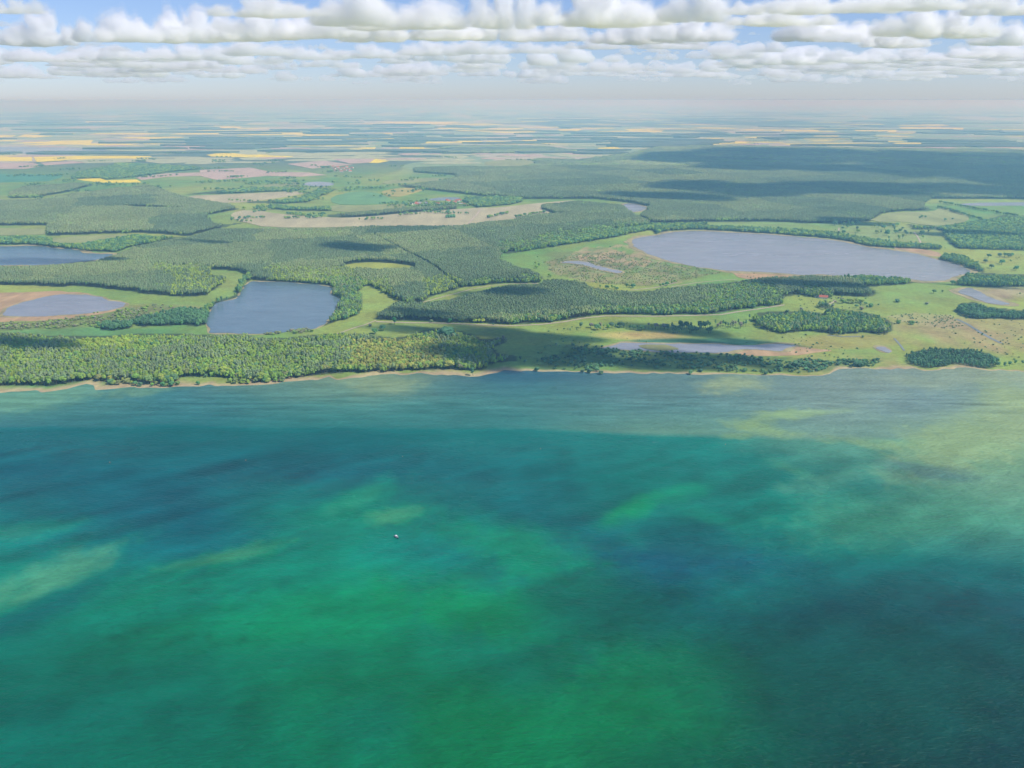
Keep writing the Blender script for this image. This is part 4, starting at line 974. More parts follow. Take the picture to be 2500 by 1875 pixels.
tree('oak0', 2324, 696, 13, 1.1, T_TEAL, 'broadleaf_tree', 'round tree at the right tip of the large lake south bank')
PARK = [(275, 225), (440, 240), (520, 230), (590, 230), (500, 275), (425, 300), (440, 375), (680, 310), (695, 350), (1000, 260), (1070, 260), (1140, 235), (1170, 295), (1035, 370), (1110, 365), (1195, 345),
        (1215, 405), (1275, 235), (1325, 265), (1400, 245), (1350, 310), (1370, 365), (1450, 350), (1500, 300), (1545, 360), (1565, 400), (1645, 395), (1500, 460), (1430, 480), (1250, 475), (1840, 400),
        (1870, 455), (1960, 360), (700, 215), (650, 215), (1230, 370)]
row([(2000 + a / 7.373, 520 + b / 7.373) for a, b in PARK], ['oak2', 'oak0', 'oak1'], [T_BROAD, T_TEAL, T_TEAL, T_DARK], 'parkland_tree', 'round parkland tree on the meadow north of the large lake, {} from the left', 'tree', 'parkland trees north of the large lake', (11, 19))
row([(2246, 534), (2251, 532), (2258, 533), (2306, 540), (2325, 537)], ['oak0'], [T_TEAL], 'field_tree', 'small tree in the pale field above the parkland, {} from the left', 'tree', 'trees in the pale field', (9, 13))
row([(2405, 642), (2412, 630), (2445, 645), (2440, 628), (2452, 627), (2462, 629), (2470, 626), (2420, 655), (2480, 660)], ['oak2', 'oak0'], [T_TEAL, T_DARK], 'meadow_tree', 'round tree on the green meadow beyond the large lake east end, {} from the left', 'tree', 'trees on the far right meadow', (10, 15))
row([(1308, 645), (1316, 650), (1310, 655), (1344, 677), (1340, 675), (1465, 703), (1475, 712), (1482, 706), (1494, 705), (1500, 706), (1506, 708), (1530, 702), (1537, 701), (1545, 703), (1612, 700), (1620, 699), (1628, 697), (1640, 694), (1648, 691)],
    ['oak0', 'oak2', 'oak1'], [T_BROAD, T_TEAL], 'marsh_tree', 'green tree along the marsh meadow west of the large lake, {} from the left', 'tree', 'trees along the marsh meadow', (8, 13))
# trees of the farmstead
row([(2047, 731), (2055, 735), (2040, 742), (2033, 748), (2020, 752), (2112, 745), (2104, 757), (2116, 752), (2125, 750), (2090, 752), (2100, 748)], ['oak1', 'bush0', 'oak0'], [T_TEAL, T_GREY], 'orchard_tree',
    'small tree on the meadow right of the farmstead, {} from the left', 'tree', 'trees right of the farmstead', (6, 10))
row([(2056 + 8 * i, 741 - (i % 3)) for i in range(7)], ['oak2', 'oak0'], [T_BROAD], 'copse_tree', 'tree of the light green copse right of the farmstead, {} from the left', 'tree', 'light green copse', (9, 12))
# willow scrub on the sandy shore
WIL = [(100, 580), (150, 585), (200, 585), (300, 570), (350, 580), (400, 595), (450, 600), (600, 605), (650, 590), (740, 605), (780, 600), (840, 605), (910, 585), (1145, 585), (1330, 485), (1245, 495), (1540, 560),
       (1600, 570), (1680, 565), (1750, 570), (1850, 560), (1950, 555), (2000, 555), (2080, 550), (2150, 545)]
row([(250 + a / 4.916, 820 + b / 4.916) for a, b in WIL], ['bush0', 'bush1', 'oak2'], [T_BROAD, T_TEAL, (0.24, 0.33, 0.10)], 'willow', 'bushy willow on the sandy lake shore, {} from the left', 'willow', 'willows on the sandy shore', (6, 10))
row([(1423, 910), (1438, 910), (1455, 906), (1466, 913), (1686, 913), (1870, 914), (1905, 906), (1310, 905)], ['bush0', 'bush1'], [T_TEAL, T_DARK], 'shore_bush', 'dark bush at the water edge below the scrub, {} from the left', 'bush', 'bushes at the water edge', (6, 9))
row([(1925 + i * 8, 897 - (i * 5) % 7) for i in range(7)], ['bush0'], [T_DARK, T_TEAL], 'shore_bush', 'dark green bush in the clump left of the sandy cove, {} from the left', 'bush', 'clump left of the sandy cove', (6, 9))
row([(2085, 897), (2094, 893), (2102, 896), (2110, 895), (2098, 888)], ['oak1', 'bush0'], [T_DARK], 'cove_tree', 'dark tree standing at the sandy cove, {} from the left', 'tree', 'trees at the sandy cove', (8, 12))
row([(2452, 895), (2464, 893), (2478, 890), (2495, 889)], ['oak1'], [T_TEAL], 'shore_tree', 'round tree by the shore right of the thicket, {} from the left', 'tree', 'trees right of the thicket', (7, 10))
# front rank of the shore wood
row([(30 + i * 30.5, float(np.interp(30 + i * 30.5, [0, 41, 122, 220, 260, 317, 362, 431, 440, 509, 557, 561, 635, 692, 773, 854, 898, 1003, 1085, 1150], [937, 941, 941, 927, 933, 929, 938, 936, 921, 915, 919, 931, 931, 926, 915, 907, 909, 901, 901, 903])) - (i * 3) % 4)
     for i in range(37)], ['oak1', 'oak0', 'oak2'], [T_BROAD, T_TEAL, (0.26, 0.34, 0.10), T_YEL, T_BROAD], 'shore_tree', 'broadleaf tree in the front rank of the shore wood, {} from the left', 'tree', 'front rank of the shore wood', (12, 17))

# ------------------------------------------------------------------ woods: points that carry instanced trees
def forest_nodes():
    ng = bpy.data.node_groups.new('plant_trees', 'GeometryNodeTree')
    ng.interface.new_socket('Geometry', in_out='INPUT', socket_type='NodeSocketGeometry')
    ng.interface.new_socket('Geometry', in_out='OUTPUT', socket_type='NodeSocketGeometry')
    n, l = ng.nodes, ng.links
    gi = n.new('NodeGroupInput'); go = n.new('NodeGroupOutput')
    gti = n.new('GeometryNodeJoinGeometry')
    made = []
    for k in KINDS:
        oc, ot = FIRST[k]
        a = n.new('GeometryNodeObjectInfo'); a.inputs[0].default_value = oc; a.transform_space = 'ORIGINAL'
        b = n.new('GeometryNodeObjectInfo'); b.inputs[0].default_value = ot; b.transform_space = 'ORIGINAL'
        j = n.new('GeometryNodeJoinGeometry'); l.new(a.outputs['Geometry'], j.inputs[0]); l.new(b.outputs['Geometry'], j.inputs[0])
        w = n.new('GeometryNodeGeometryToInstance'); l.new(j.outputs[0], w.inputs[0]); made.append(w)
    for w in reversed(made):                       # join keeps the last link first
        l.new(w.outputs[0], gti.inputs[0])
    iop = n.new('GeometryNodeInstanceOnPoints')
    def attr(name, t):
        a = n.new('GeometryNodeInputNamedAttribute'); a.data_type = t; a.inputs['Name'].default_value = name; return a
    ak = attr('kind', 'INT'); ar = attr('rot', 'FLOAT_VECTOR'); asz = attr('size', 'FLOAT_VECTOR')
    l.new(gi.outputs[0], iop.inputs['Points']); l.new(gti.outputs[0], iop.inputs['Instance'])
    iop.inputs['Pick Instance'].default_value = True
    l.new(ak.outputs[0], iop.inputs['Instance Index'])
    er = n.new('FunctionNodeEulerToRotation'); l.new(ar.outputs[0], er.inputs[0]); l.new(er.outputs[0], iop.inputs['Rotation'])
    l.new(asz.outputs[0], iop.inputs['Scale'])
    l.new(iop.outputs[0], go.inputs[0])
    return ng

# the far canopy patch needs one stand of its own in the scene
tree('stand', 1100, 531, 15, 0.9, T_TEAL, 'tree_clump', 'dense round tree clump on the dry field below the village', 'trees')
NG = forest_nodes()

LIMES = [[(102, 866), (195, 838), (268, 830), (366, 838), (309, 854), (195, 864)], [(355, 655), (520, 655), (545, 690), (500, 722), (400, 720), (430, 690)], [(650, 662), (860, 660), (900, 700), (800, 700), (660, 690)],
         [(1035, 690), (1115, 680), (1120, 705), (1030, 735)], [(860, 690), (960, 690), (970, 740), (930, 710)]]
YELS = [[(845, 838), (1060, 838), (1100, 870), (1060, 905), (845, 905)]]
GREENS = [[(1755, 690), (1830, 685), (1909, 720), (1909, 745), (1750, 768), (1690, 768)], [(1215, 600), (1400, 565), (1600, 540), (1600, 555), (1400, 600), (1215, 625)], [(790, 680), (900, 690), (890, 770), (780, 805)],
          [(1470, 758), (1700, 755), (1700, 772), (1470, 772)], [(1130, 690), (1325, 680), (1325, 697), (1130, 705)], [(1950, 705), (2035, 715), (2035, 730), (1950, 730)], [(1240, 782), (1400, 774), (1400, 786), (1240, 795)]]
GAPS = [FIREBREAK, [(1560, 500), (1590, 505), (1568, 520), (1540, 522), (1515, 500)]]
names = list(FOREST)
OPEN = [p for k, p in LAKES.items()] + [p for k, p in FIELDS] + GAPS
TXT = {'shorescrub': ('shore_scrub', 'low dark scrub along the waterline right of the violet pond'), 'fenscrub': ('fen_scrub', 'low green scrub below the reed-ringed pond'), 'fenwood': ('fen_wood', 'dark green wood between reedy pond and deep blue lake'), 'fengrove': ('fen_grove', 'small dark grove on the meadow left of the deep blue lake'),
       'lakewest': ('lakeside_belt', 'thin tree belt on the deep blue lake west bank'), 'thornA': ('thorn_clump', 'low rounded clump on the deep blue lake south shore, left of two'), 'thornB': ('thorn_clump', 'low rounded clump on the deep blue lake south shore, right of two'),
       'marshscrub': ('marsh_scrub', 'sparse green shrubs scattered over the marsh west of the large lake'), 'hedge': ('forest_edge', 'bright green broadleaf edge of the great pine forest'),
       'shore': ('shore_wood', 'mixed wood of green, lime and yellow trees along the left lake shore'), 'pine': ('pine_forest', 'great pine forest between the deep blue lake and the dry fields'),
       'centre': ('pine_wood', 'long pine wood in the middle, south of the large lake'), 'bank': ('lakeside_wood', 'narrow green wood on the large lake south bank'),
       'front': ('mixed_wood', 'mixed green wood on the meadow below the farmstead'), 'juniper': ('juniper_scrub', 'dark juniper scrub between violet pond and lake shore'),
       'thicket': ('willow_thicket', 'dense dark green thicket by the right lake shore'), 'east': ('alder_wood', 'small dark wood at the right edge above brown meadows'),
       'heath': ('heath_scrub', 'scattered dark shrubs on a sandy heath'), 'park': ('broadleaf_wood', 'broadleaf woods beyond the parkland at the right edge'),
       'point': ('point_wood', 'dark trees on the point at the large lake east end'), 'corner': ('corner_wood', 'green wood behind the flooded meadow at the right edge'),
       'northbank': ('bank_trees', 'tree belt along the large lake north bank'), 'far': ('distant_forest', 'vast blue-green forest under cloud shadow in the distance'),
       'west': ('western_forest', 'dark pine forest behind the lake at the left edge'), 'westbank': ('lakeside_trees', 'green trees round the far left lake'),
       'valley': ('valley_trees', 'winding tree belt in the far green valley'), 'valley2': ('valley_grove', 'dark tree strip below the winding valley belt'),
       'strip': ('field_wood', 'long dark wood strip below the red-roofed village'), 'strip2': ('hedgerow', 'short tree row inside the dry field'), 'strip3': ('field_copse', 'square dark copse at the dry field right end'),
       'hook': ('forest_spur', 'forest spur left of the tiny pale lake'), 'villagewood': ('village_wood', 'green wood right of the red-roofed village'), 'belt': ('forest_belt', 'thin dark forest belt below the far yellow fields'),
       'westfar': ('far_wood', 'blue-green wood between yellow and pink fields far left'), 'westfar2': ('far_grove', 'dark grove below the far teal wheat field'), 'westfar3': ('far_belt', 'tree belt above the tan far field')}
DENS = {'scrub': 0.45, 'sparse': 0.24, 'fen': 0.6, 'marsh': 0.30}
BUSHY = ('scrub', 'sparse', 'fen', 'marsh', 'low')
RINGS = [(1120, 2700, 4.7), (2700, 4000, 6.2), (4000, 6200, 9.5), (6200, 14500, 34.0)]
acc = {k: [] for k in names}
hh = {k: max(p.co.z for p in PROTO[k][0].vertices) for k in KINDS}
for (y0, y1, sp) in RINGS:
    xs = np.arange(-0.86 * y1 - 50, 0.86 * y1 + 50, sp); yy = np.arange(y0, y1, sp)
    X, Y = np.meshgrid(xs, yy); X = X.ravel(); Y = Y.ravel()
    k = np.abs(X) < 0.86 * Y + 60; X, Y = X[k], Y[k]
    X = X + RNG.uniform(-0.48, 0.48, len(X)) * sp; Y = Y + RNG.uniform(-0.48, 0.48, len(Y)) * sp
    # ragged wood edges
    EX = X + (fbm(X / 28, Y / 28, 141, 3) - 0.5) * 34; EY = Y + (fbm(X / 28, Y / 28, 151, 3) - 0.5) * 34
    u0, v0 = pixel(X, Y, 0.5); u, v = pixel(EX, EY, 0.5); ut, vt = pixel(EX, EY, 14.0); ul, vl = pixel(EX, EY, 6.0)
    free = np.ones(len(X), bool)
    for P in OPEN:
        free &= ~inpoly(u0, v0, P)
    free &= Y > shore_y(X) + 6
    taken = np.zeros(len(X), bool)
    for name in names:
        kind, P = FOREST[name]
        inn = inpoly(u, v, P) & free & ~taken
        if kind not in BUSHY:
            inn &= inpoly(ul, vl, P) if name in ('thicket', 'fengrove', 'lakewest', 'point', 'valley2', 'strip2', 'bank', 'northbank', 'westbank', 'fenwood') else inpoly(ut, vt, P)
        idx = np.nonzero(inn)[0]
        taken[idx] = True
        if kind in DENS:
            keep = RNG.random(len(idx)) < DENS[kind] * np.clip(fbm(X[idx] / 30, Y[idx] / 30, 91) * 2.6 - 0.6, 0, 1)
            idx = idx[keep]
        else:
            keep = RNG.random(len(idx)) < ((0.86 if kind != 'pine' else 0.97) if sp < 20 else 1.0)
            idx = idx[keep]
        if len(idx) == 0: continue
        n = len(idx); x, y, uu, vv_ = X[idx], Y[idx], u[idx], v[idx]
        nz = fbm(x / 110, y / 110, 101); nz2 = fbm(x / 35, y / 35, 111); rnd = RNG.random(n)
        ppu = (fbm(x / 22, y / 22, 131) - 0.5)
        is_b = {'pine': (nz > 0.70) & (rnd < 0.5), 'mixed': (nz2 + (rnd - 0.5) * 0.5 > 0.45), 'mixgreen': nz2 + (rnd - 0.5) * 0.4 > 0.42, 'broad': rnd < 0.95, 'broaddark': rnd < 0.95, 'scrub': rnd < 2, 'sparse': rnd < 2, 'fen': rnd < 2, 'marsh': rnd < 2, 'low': rnd < 2}[kind]
        tint = np.where(is_b[:, None], T_BROAD, T_PINE)
        if kind == 'broad': tint = np.where((rnd < 0.5)[:, None], T_BROAD, T_TEAL)
        if kind == 'broaddark': tint = np.where((rnd < 0.7)[:, None], T_TEAL, T_DARK)
        if kind in ('fen', 'marsh', 'low'): tint = np.where((rnd < 0.5)[:, None], T_OLIVE, np.where((rnd < 0.8)[:, None], T_BROAD, T_GREY))
        if kind in ('scrub', 'sparse'): tint = np.where((rnd < 0.6)[:, None], T_DARK, T_TEAL) if kind == 'scrub' else np.where((rnd < 0.5)[:, None], T_TEAL, T_OLIVE)
        if kind == 'mixed':
            tint = np.where((rnd < 0.12)[:, None], (T_LIME + T_BROAD) / 2, tint); tint = np.where(((rnd > 0.12) & (rnd < 0.24) & is_b)[:, None], T_TEAL, tint); tint = np.where(((rnd > 0.94))[:, None], (T_YEL + T_BROAD) / 2, tint)
        if kind == 'mixgreen': tint = np.where((rnd < 0.3)[:, None], T_TEAL, tint); tint = np.where((rnd > 0.88)[:, None], (T_LIME + T_BROAD) / 2, tint)
        if kind in ('pine', 'mixed', 'mixgreen'):
            for P2 in LIMES:
                m = inpoly(uu + (nz2 - 0.5) * 60, vv_ + (nz2 - 0.5) * 20, P2) & (rnd < 0.8); tint = np.where(m[:, None], (0.55 * T_LIME + 0.45 * T_BROAD), tint); is_b = is_b | m
            for P2 in GREENS:
                m = inpoly(uu + (nz2 - 0.5) * 60, vv_ + (nz2 - 0.5) * 20, P2) & (rnd < 0.85); tint = np.where(m[:, None], np.where((rnd < 0.3)[:, None], T_TEAL, T_BROAD), tint); is_b = is_b | m
            for P2 in YELS:
                m = inpoly(uu + (nz2 - 0.5) * 60, vv_, P2) & (rnd < 0.75); tint = np.where(m[:, None], T_YEL * np.where(rnd < 0.4, 0.8, 1.0)[:, None], tint); is_b = is_b | m
        if kind == 'pine':                        # forestry stands of different age, a birch here and there
            sx_ = np.floor((x * 0.92 + y * 0.38) / 330 + 0.35 * nz); sy_ = np.floor((y * 0.92 - x * 0.38) / 420 + 0.35 * nz2)
            st_ = _hash(sx_.astype(np.int64), sy_.astype(np.int64), 7)
            m = ~is_b
            tint = np.where(m[:, None], tint * (0.80 + 0.36 * st_)[:, None] * np.stack([0.93 + 0.16 * st_, np.ones(n), 1.06 - 0.14 * st_], 1), tint)
            m = inpoly(uu, vv_, [(880, 578), (925, 562), (1125, 551), (1125, 560), (1030, 572), (950, 580)]); tint = np.where(m[:, None], tint * np.array([0.62, 0.72, 0.8]), tint)
            m = RNG.random(n) < 0.03; tint = np.where(m[:, None], T_BROAD, tint); is_b = is_b | m
        kd = np.where(is_b, RNG.integers(0, 3, n), 3 + RNG.integers(0, 3, n))
        if kind in BUSHY: kd = 6 + RNG.integers(0, 2, n)
        big = sp > 20
        if big: kd = np.full(n, 8)
        hbase = np.array([hh[q] for q in KINDS])[kd]
        want = np.where(kd >= 6, RNG.uniform(1.6, 3.2, n) if kind in ('sparse', 'marsh') else RNG.uniform(3.0, 6.0, n), np.where(kd < 3, RNG.uniform(9.5, 15, n), RNG.uniform(15, 18, n)))
        if kind == 'thicket' or name == 'thicket': want = want * 0.65
        if big: want = RNG.uniform(15, 20, n)
        s = want / hbase
        wdt = RNG.uniform(0.85, 1.25, n) * np.where(kd < 3, RNG.uniform(0.7, 1.2, n), 1.0)
        if not big:
            wdt = wdt * {4.7: 0.86, 6.2: 1.08, 9.5: 1.55}[sp] * np.where(kd < 3, np.clip(sp / 6.0, 0.8, 1.2), 1.22)
        else:
            wdt = wdt * 1.05
        if kind in BUSHY: wdt *= 1.25
        tv = tint * RNG.uniform(0.8, 1.2, (n, 1)) * (0.82 + 0.4 * nz[:, None]) * RNG.uniform(0.93, 1.07, (n, 3))
        acc[name].append((np.stack([x, y, np.full(n, 0.4)], 1), kd, np.stack([RNG.normal(0, .04, n), RNG.normal(0, .04, n), RNG.uniform(0, 6.28, n)], 1), np.stack([s * wdt, s * wdt, s], 1), tv))
# hedgerows and copses of the far farmland
HR = np.random.default_rng(5); hp = []
def hedge(u1, v1, u2, v2, gap):
    a = np.array(gp(u1, v1)); b = np.array(gp(u2, v2)); L = np.hypot(*(b - a)); n_ = max(2, int(L / gap))
    t = np.linspace(0, 1, n_); q = a + (b - a) * t[:, None] + HR.normal(0, gap * 0.35, (n_, 2))
    hp.append(q[HR.random(n_) < 0.8])
for _ in range(95):
    u1 = HR.uniform(-100, 1250) if HR.random() < 0.75 else HR.uniform(1250, 2500); v1 = HR.uniform(345, 475) if u1 < 1250 else HR.uniform(318, 352)
    if _ < 30: u1 = HR.uniform(560, 1150); v1 = HR.uniform(440, 545)
    du = HR.uniform(-110, 110); hedge(u1, v1, u1 + du, v1 + HR.uniform(-5, 5), 11)
for _ in range(60):
    u1 = HR.uniform(0, 1150); v1 = HR.uniform(385, 520); a = np.array(gp(u1, v1)); k = HR.integers(4, 22); hp.append(a + HR.normal(0, 1, (k, 2)) * np.array([26, 34]))
for (u1, v1, u2, v2) in [(1190, 534, 1240, 522), (700, 524, 760, 530), (757, 535, 790, 532), (620, 520, 680, 508), (930, 500, 1010, 494), (1255, 533, 1330, 520), (2290, 507, 2400, 540), (2300, 497, 2480, 530), (1010, 508, 1110, 500)]:
    hedge(u1, v1, u2, v2, 9)
hp = np.concatenate(hp); hu, hv = pixel(hp[:, 0], hp[:, 1]); ok = np.ones(len(hp), bool)
for k_ in LAKES: ok &= ~inpoly(hu, hv, LAKES[k_])
hp = hp[ok]; n = len(hp); kd = HR.integers(0, 3, n); s_ = HR.uniform(9, 15, n) / np.array([hh[q] for q in KINDS])[kd]
names.append('hedgerows'); TXT['hedgerows'] = ('hedgerows', 'hedgerow trees and copses strung between the far fields')
acc['hedgerows'] = [(np.concatenate([hp, np.full((n, 1), 0.8)], 1), kd, np.stack([np.zeros(n), np.zeros(n), HR.uniform(0, 6.28, n)], 1), np.stack([s_ * 1.5, s_ * 1.5, s_], 1), np.where((HR.random(n) < 0.5)[:, None], T_TEAL, T_BROAD) * HR.uniform(0.8, 1.2, (n, 1)))]
n0 = 2600; sx = HR.uniform(1300, 2600, n0); sv = HR.uniform(560, 895, n0); q = ground(np.stack([sx, sv], 1))
ok = (fbm(q[:, 0] / 120, q[:, 1] / 160, 201) > 0.56) & (q[:, 1] > shore_y(q[:, 0]) + 12)
for k_ in LAKES: ok &= ~inpoly(sx, sv, LAKES[k_])
q = q[ok]; n = len(q); kd = 6 + HR.integers(0, 2, n); s_ = HR.uniform(1.2, 3.4, n) / np.array([hh[k_] for k_ in KINDS])[kd]
names.append('shrubs'); TXT['shrubs'] = ('meadow_shrubs', 'tiny shrubs and tussocks dotted over the right-hand meadows')
acc['shrubs'] = [(np.concatenate([q, np.full((n, 1), 0.5)], 1), kd, np.stack([np.zeros(n), np.zeros(n), HR.uniform(0, 6.28, n)], 1), np.stack([s_ * 1.5, s_ * 1.5, s_], 1), np.where((HR.random(n) < 0.5)[:, None], T_OLIVE, T_TEAL) * HR.uniform(0.8, 1.2, (n, 1)))]
total = 0
for name in names:
    if not acc[name]: continue
    P, kd, rot, sz, tv = [np.concatenate([a[i] for a in acc[name]]) for i in range(5)]
    total += len(P)
    me = bpy.data.meshes.new(TXT[name][0]); me.vertices.add(len(P)); me.vertices.foreach_set('co', P.astype(np.float32).ravel()); me.update()
    o = bpy.data.objects.new(TXT[name][0], me); COL.objects.link(o)
    set_col(o, 'kind', kd.astype(np.int32), 'INT'); set_col(o, 'rot', rot, 'FLOAT_VECTOR'); set_col(o, 'size', sz, 'FLOAT_VECTOR'); set_col(o, 'tint', tv, 'FLOAT_COLOR')
    mod = o.modifiers.new('plant', 'NODES'); mod.node_group = NG
    tag(o, TXT[name][1], 'wood', None, 'stuff')
print('TREES', total)

# ------------------------------------------------------------------ farmland far out: slab woods and strips of crop up to the horizon
def far_patches(name, n, v0, v1, seed, material, h, wmin, wmax, dmin, dmax, label, cat, skip=()):
    r = np.random.default_rng(seed); V = []; F = []
    for _ in range(n):
        v = v0 + (v1 - v0) * r.random() ** 0.8; u = r.uniform(-700, 3200)
        if any(inpoly(np.array([u]), np.array([v]), p)[0] for p in skip): continue
        x, y = gp(u, v)
        w = r.uniform(wmin, wmax) * (0.5 + y / 24000); d = r.uniform(dmin, dmax) * (0.5 + y / 24000)
        k = 9; a0 = r.uniform(0, 6.28)
        ang = np.sort(a0 + np.arange(k) * 2 * math.pi / k + r.uniform(-0.3, 0.3, k)); rad = r.uniform(0.6, 1.0, k)
        b = len(V); zt = h + y / 6000.0 + r.uniform(0, 0.6)
        for z in (zt, -0.5):
            for q, t in zip(rad, ang):
                V.append((x + w / 2 * q * math.cos(t), y + d / 2 * q * math.sin(t), z))
        F.append(tuple(range(b, b + k)))
        for i in range(k): F.append((b + i, b + k + i, b + k + (i + 1) % k, b + (i + 1) % k))
    o = mesh_obj(name, V, F, material)
    return tag(o, label, cat, None, 'stuff')
KEEP = [p for k, p in FIELDS] + [FOREST['far'][1], LAKES['far']]
M_FARPALE = field_mat('far_pale_crop', (0.40, 0.45, 0.24), 40)
M_FARWOOD = plain('far_canopy', (0.11, 0.165, 0.115), 0.95, 0.01, 0.3)
far_patches('far_woods', 300, 260, 376, 3, M_FARWOOD, 14, 400, 2000, 200, 600, 'thin dark blue wood strips along the hazy horizon', 'woods', KEEP)
far_patches('far_rapeseed', 230, 261, 356, 4, M_CROP['rape'], 1.0, 350, 1300, 200, 700, 'small yellow field strips towards the horizon', 'fields', KEEP)
far_patches('far_pale_fields', 620, 261, 398, 5, M_FARPALE, 0.8, 300, 1300, 200, 800, 'pale green field strips towards the horizon', 'fields', KEEP)
far_patches('far_ploughed_fields', 170, 264, 402, 6, M_CROP['plough'], 0.9, 300, 1000, 180, 600, 'pinkish bare field strips towards the horizon', 'fields', KEEP)

# ------------------------------------------------------------------ village and farmstead
M_WALL = plain('white_render', (0.75, 0.72, 0.66), 0.8); M_BRICK = plain('brick_wall', (0.42, 0.25, 0.18), 0.8)
M_TILE = plain('red_roof_tiles', (0.45, 0.14, 0.08), 0.8, 1.5, 0.2); M_SLATE = plain('grey_roof', (0.42, 0.40, 0.42), 0.6)
M_PANE = plain('window_pane', (0.03, 0.04, 0.05), 0.15); M_DOOR = plain('wooden_door', (0.16, 0.09, 0.05), 0.7)

def box(x0, x1, y0, y1, z0, z1):
    V = [(x0, y0, z0), (x1, y0, z0), (x1, y1, z0), (x0, y1, z0), (x0, y0, z1), (x1, y0, z1), (x1, y1, z1), (x0, y1, z1)]
    return V, [(0, 3, 2, 1), (4, 5, 6, 7), (0, 1, 5, 4), (1, 2, 6, 5), (2, 3, 7, 6), (3, 0, 4, 7)]

def house(u, v, L, W, hw, hr, rz, wall, roof, name, label, cat='house', group=None, detail=True):
    x, y = gp(u, v)
    r = bpy.data.objects.new(name, None); COL.objects.link(r); r.location = (x, y, 0.5); r.rotation_euler = (0, 0, rz)
    a, b = L / 2, W / 2
    V = [(-a, -b, 0), (a, -b, 0), (a, b, 0), (-a, b, 0), (-a, -b, hw), (a, -b, hw), (a, b, hw), (-a, b, hw), (-a, 0, hw + hr), (a, 0, hw + hr)]
    F = [(0, 1, 5, 4), (2, 3, 7, 6), (1, 2, 6, 9, 5), (3, 0, 4, 8, 7)]
    mesh_obj('wall', V, F, wall, r)
    e = 0.5; t = 0.3
    k = hr / b
    V = []
    for z in (0.06, t):
        V += [(-a - e, -b - e, hw - e * k + z), (a + e, -b - e, hw - e * k + z), (a + e, 0, hw + hr + z), (-a - e, 0, hw + hr + z), (a + e, b + e, hw - e * k + z), (-a - e, b + e, hw - e * k + z)]
    F = [(6, 7, 8, 9), (9, 8, 10, 11), (0, 3, 2, 1), (3, 5, 4, 2), (0, 1, 7, 6), (5, 11, 10, 4), (0, 6, 9, 3), (3, 9, 11, 5), (1, 2, 8, 7), (2, 4, 10, 8)]
    ro = mesh_obj('roof', V, F, roof, r)
    V, F = box(a * 0.4, a * 0.4 + 0.8, -0.4, 0.4, hw + hr * 0.6, hw + hr + 1.2); mesh_obj('chimney', V, F, M_BRICK, ro)
    if detail:
        n = max(2, int(L / 4))
        for s in (-1, 1):
            for i in range(n):
                cx = -a + (i + 0.5) * L / n
                if s < 0 and i == n // 2:
                    V, F = box(cx - 0.6, cx + 0.6, -b - 0.06, -b + 0.1, 0, 2.1); mesh_obj('door', V, F, M_DOOR, r); continue
                V, F = box(cx - 0.6, cx + 0.6, s * b - 0.06, s * b + 0.06, 1.0, 2.3); mesh_obj('window', V, F, M_PANE, r)
    return tag(r, label, cat, group)
house(1997, 726, 17, 9, 4.5, 4, 0.15, M_WALL, M_SLATE, 'farmhouse', 'white farmhouse with pale roof at the edge of the pine wood')
house(2010, 729, 20, 9, 4, 4.2, -0.3, M_WALL, M_TILE, 'farm_barn', 'long red and white barn beside the white farmhouse', 'barn')
VIL = [(1003, 500, 'w'), (1015, 498, 'r'), (1019, 501, 'r'), (1024, 499, 'w'), (1040, 498, 'w'), (1044, 496, 'r'), (1069, 500, 'r'), (1092, 491, 'r'), (1095, 493, 'r'), (1110, 496, 'r'), (1116, 492, 'r'), (1121, 491, 'r'),
       (1125, 501, 'w'), (1131, 500, 'r'), (1135, 502, 'r'), (1153, 499, 'w')]
for i, (u, v, c) in enumerate(VIL):
    house(u, v, random.uniform(14, 24), 10, 5, 4.5, random.uniform(-0.6, 0.6), M_WALL, M_TILE if c == 'r' else M_SLATE, 'village_house', ('red-roofed' if c == 'r' else 'pale-roofed') + f' white house in the village above the dry field, {ORD[i]} from the left', 'house', 'village houses', False)
for i in range(12):
    house(812 + i * 4.3, 408 + (i * 5) % 13, 22, 12, 5, 5, random.uniform(-0.6, 0.6), M_WALL, M_TILE, 'distant_house', f'tiny red-roofed house in the distant hamlet among pink fields, {ORD[i]} from the left', 'house', 'distant hamlet', False)
for i in range(8):
    house(1800 + i * 9, 352 + (i % 2) * 0.6, 110, 40, 9, 5, 0.05, M_WALL, M_SLATE, 'distant_hall', ('left' if i == 6 else 'right') + ' one of two white halls beyond the dark far forest', 'building', 'distant white halls', False) if i in (6, 7) else None
# trees among the village houses
row([(985 + i * 6.5, 497 + (i * 7) % 9) for i in range(26)], ['oak0', 'oak2'], [T_TEAL, T_BROAD], 'village_tree', 'garden tree among the red-roofed village houses, {} from the left', 'tree', 'village garden trees', (10, 15))

# ------------------------------------------------------------------ boat and buoys
def loft(sections):
    V = []; F = []; k = len(sections[0])
    for s in sections: V += s
    for i in range(len(sections) - 1):
        for j in range(k - 1):
            a = i * k + j; F.append((a, a + 1, a + k + 1, a + k))
    return V, F
M_HULL = plain('white_gelcoat', (0.78, 0.78, 0.77), 0.3); M_DKHULL = plain('shaded_hull', (0.03, 0.05, 0.08), 0.3); M_DECK = plain('grey_deck', (0.55, 0.50, 0.50), 0.7)
M_GLASS = plain('dark_windscreen', (0.03, 0.03, 0.04), 0.08); M_MOTOR = plain('black_motor', (0.02, 0.02, 0.02), 0.35); M_STEEL = plain('steel_rail', (0.6, 0.6, 0.6), 0.3); M_SEAT = plain('maroon_cushion', (0.22, 0.05, 0.08), 0.7)
bx_, by_ = gp(968, 1312)
boat = bpy.data.objects.new('motorboat', None); COL.objects.link(boat); boat.location = (bx_, by_, 0.0); boat.rotation_euler = (0, 0, math.radians(-52))
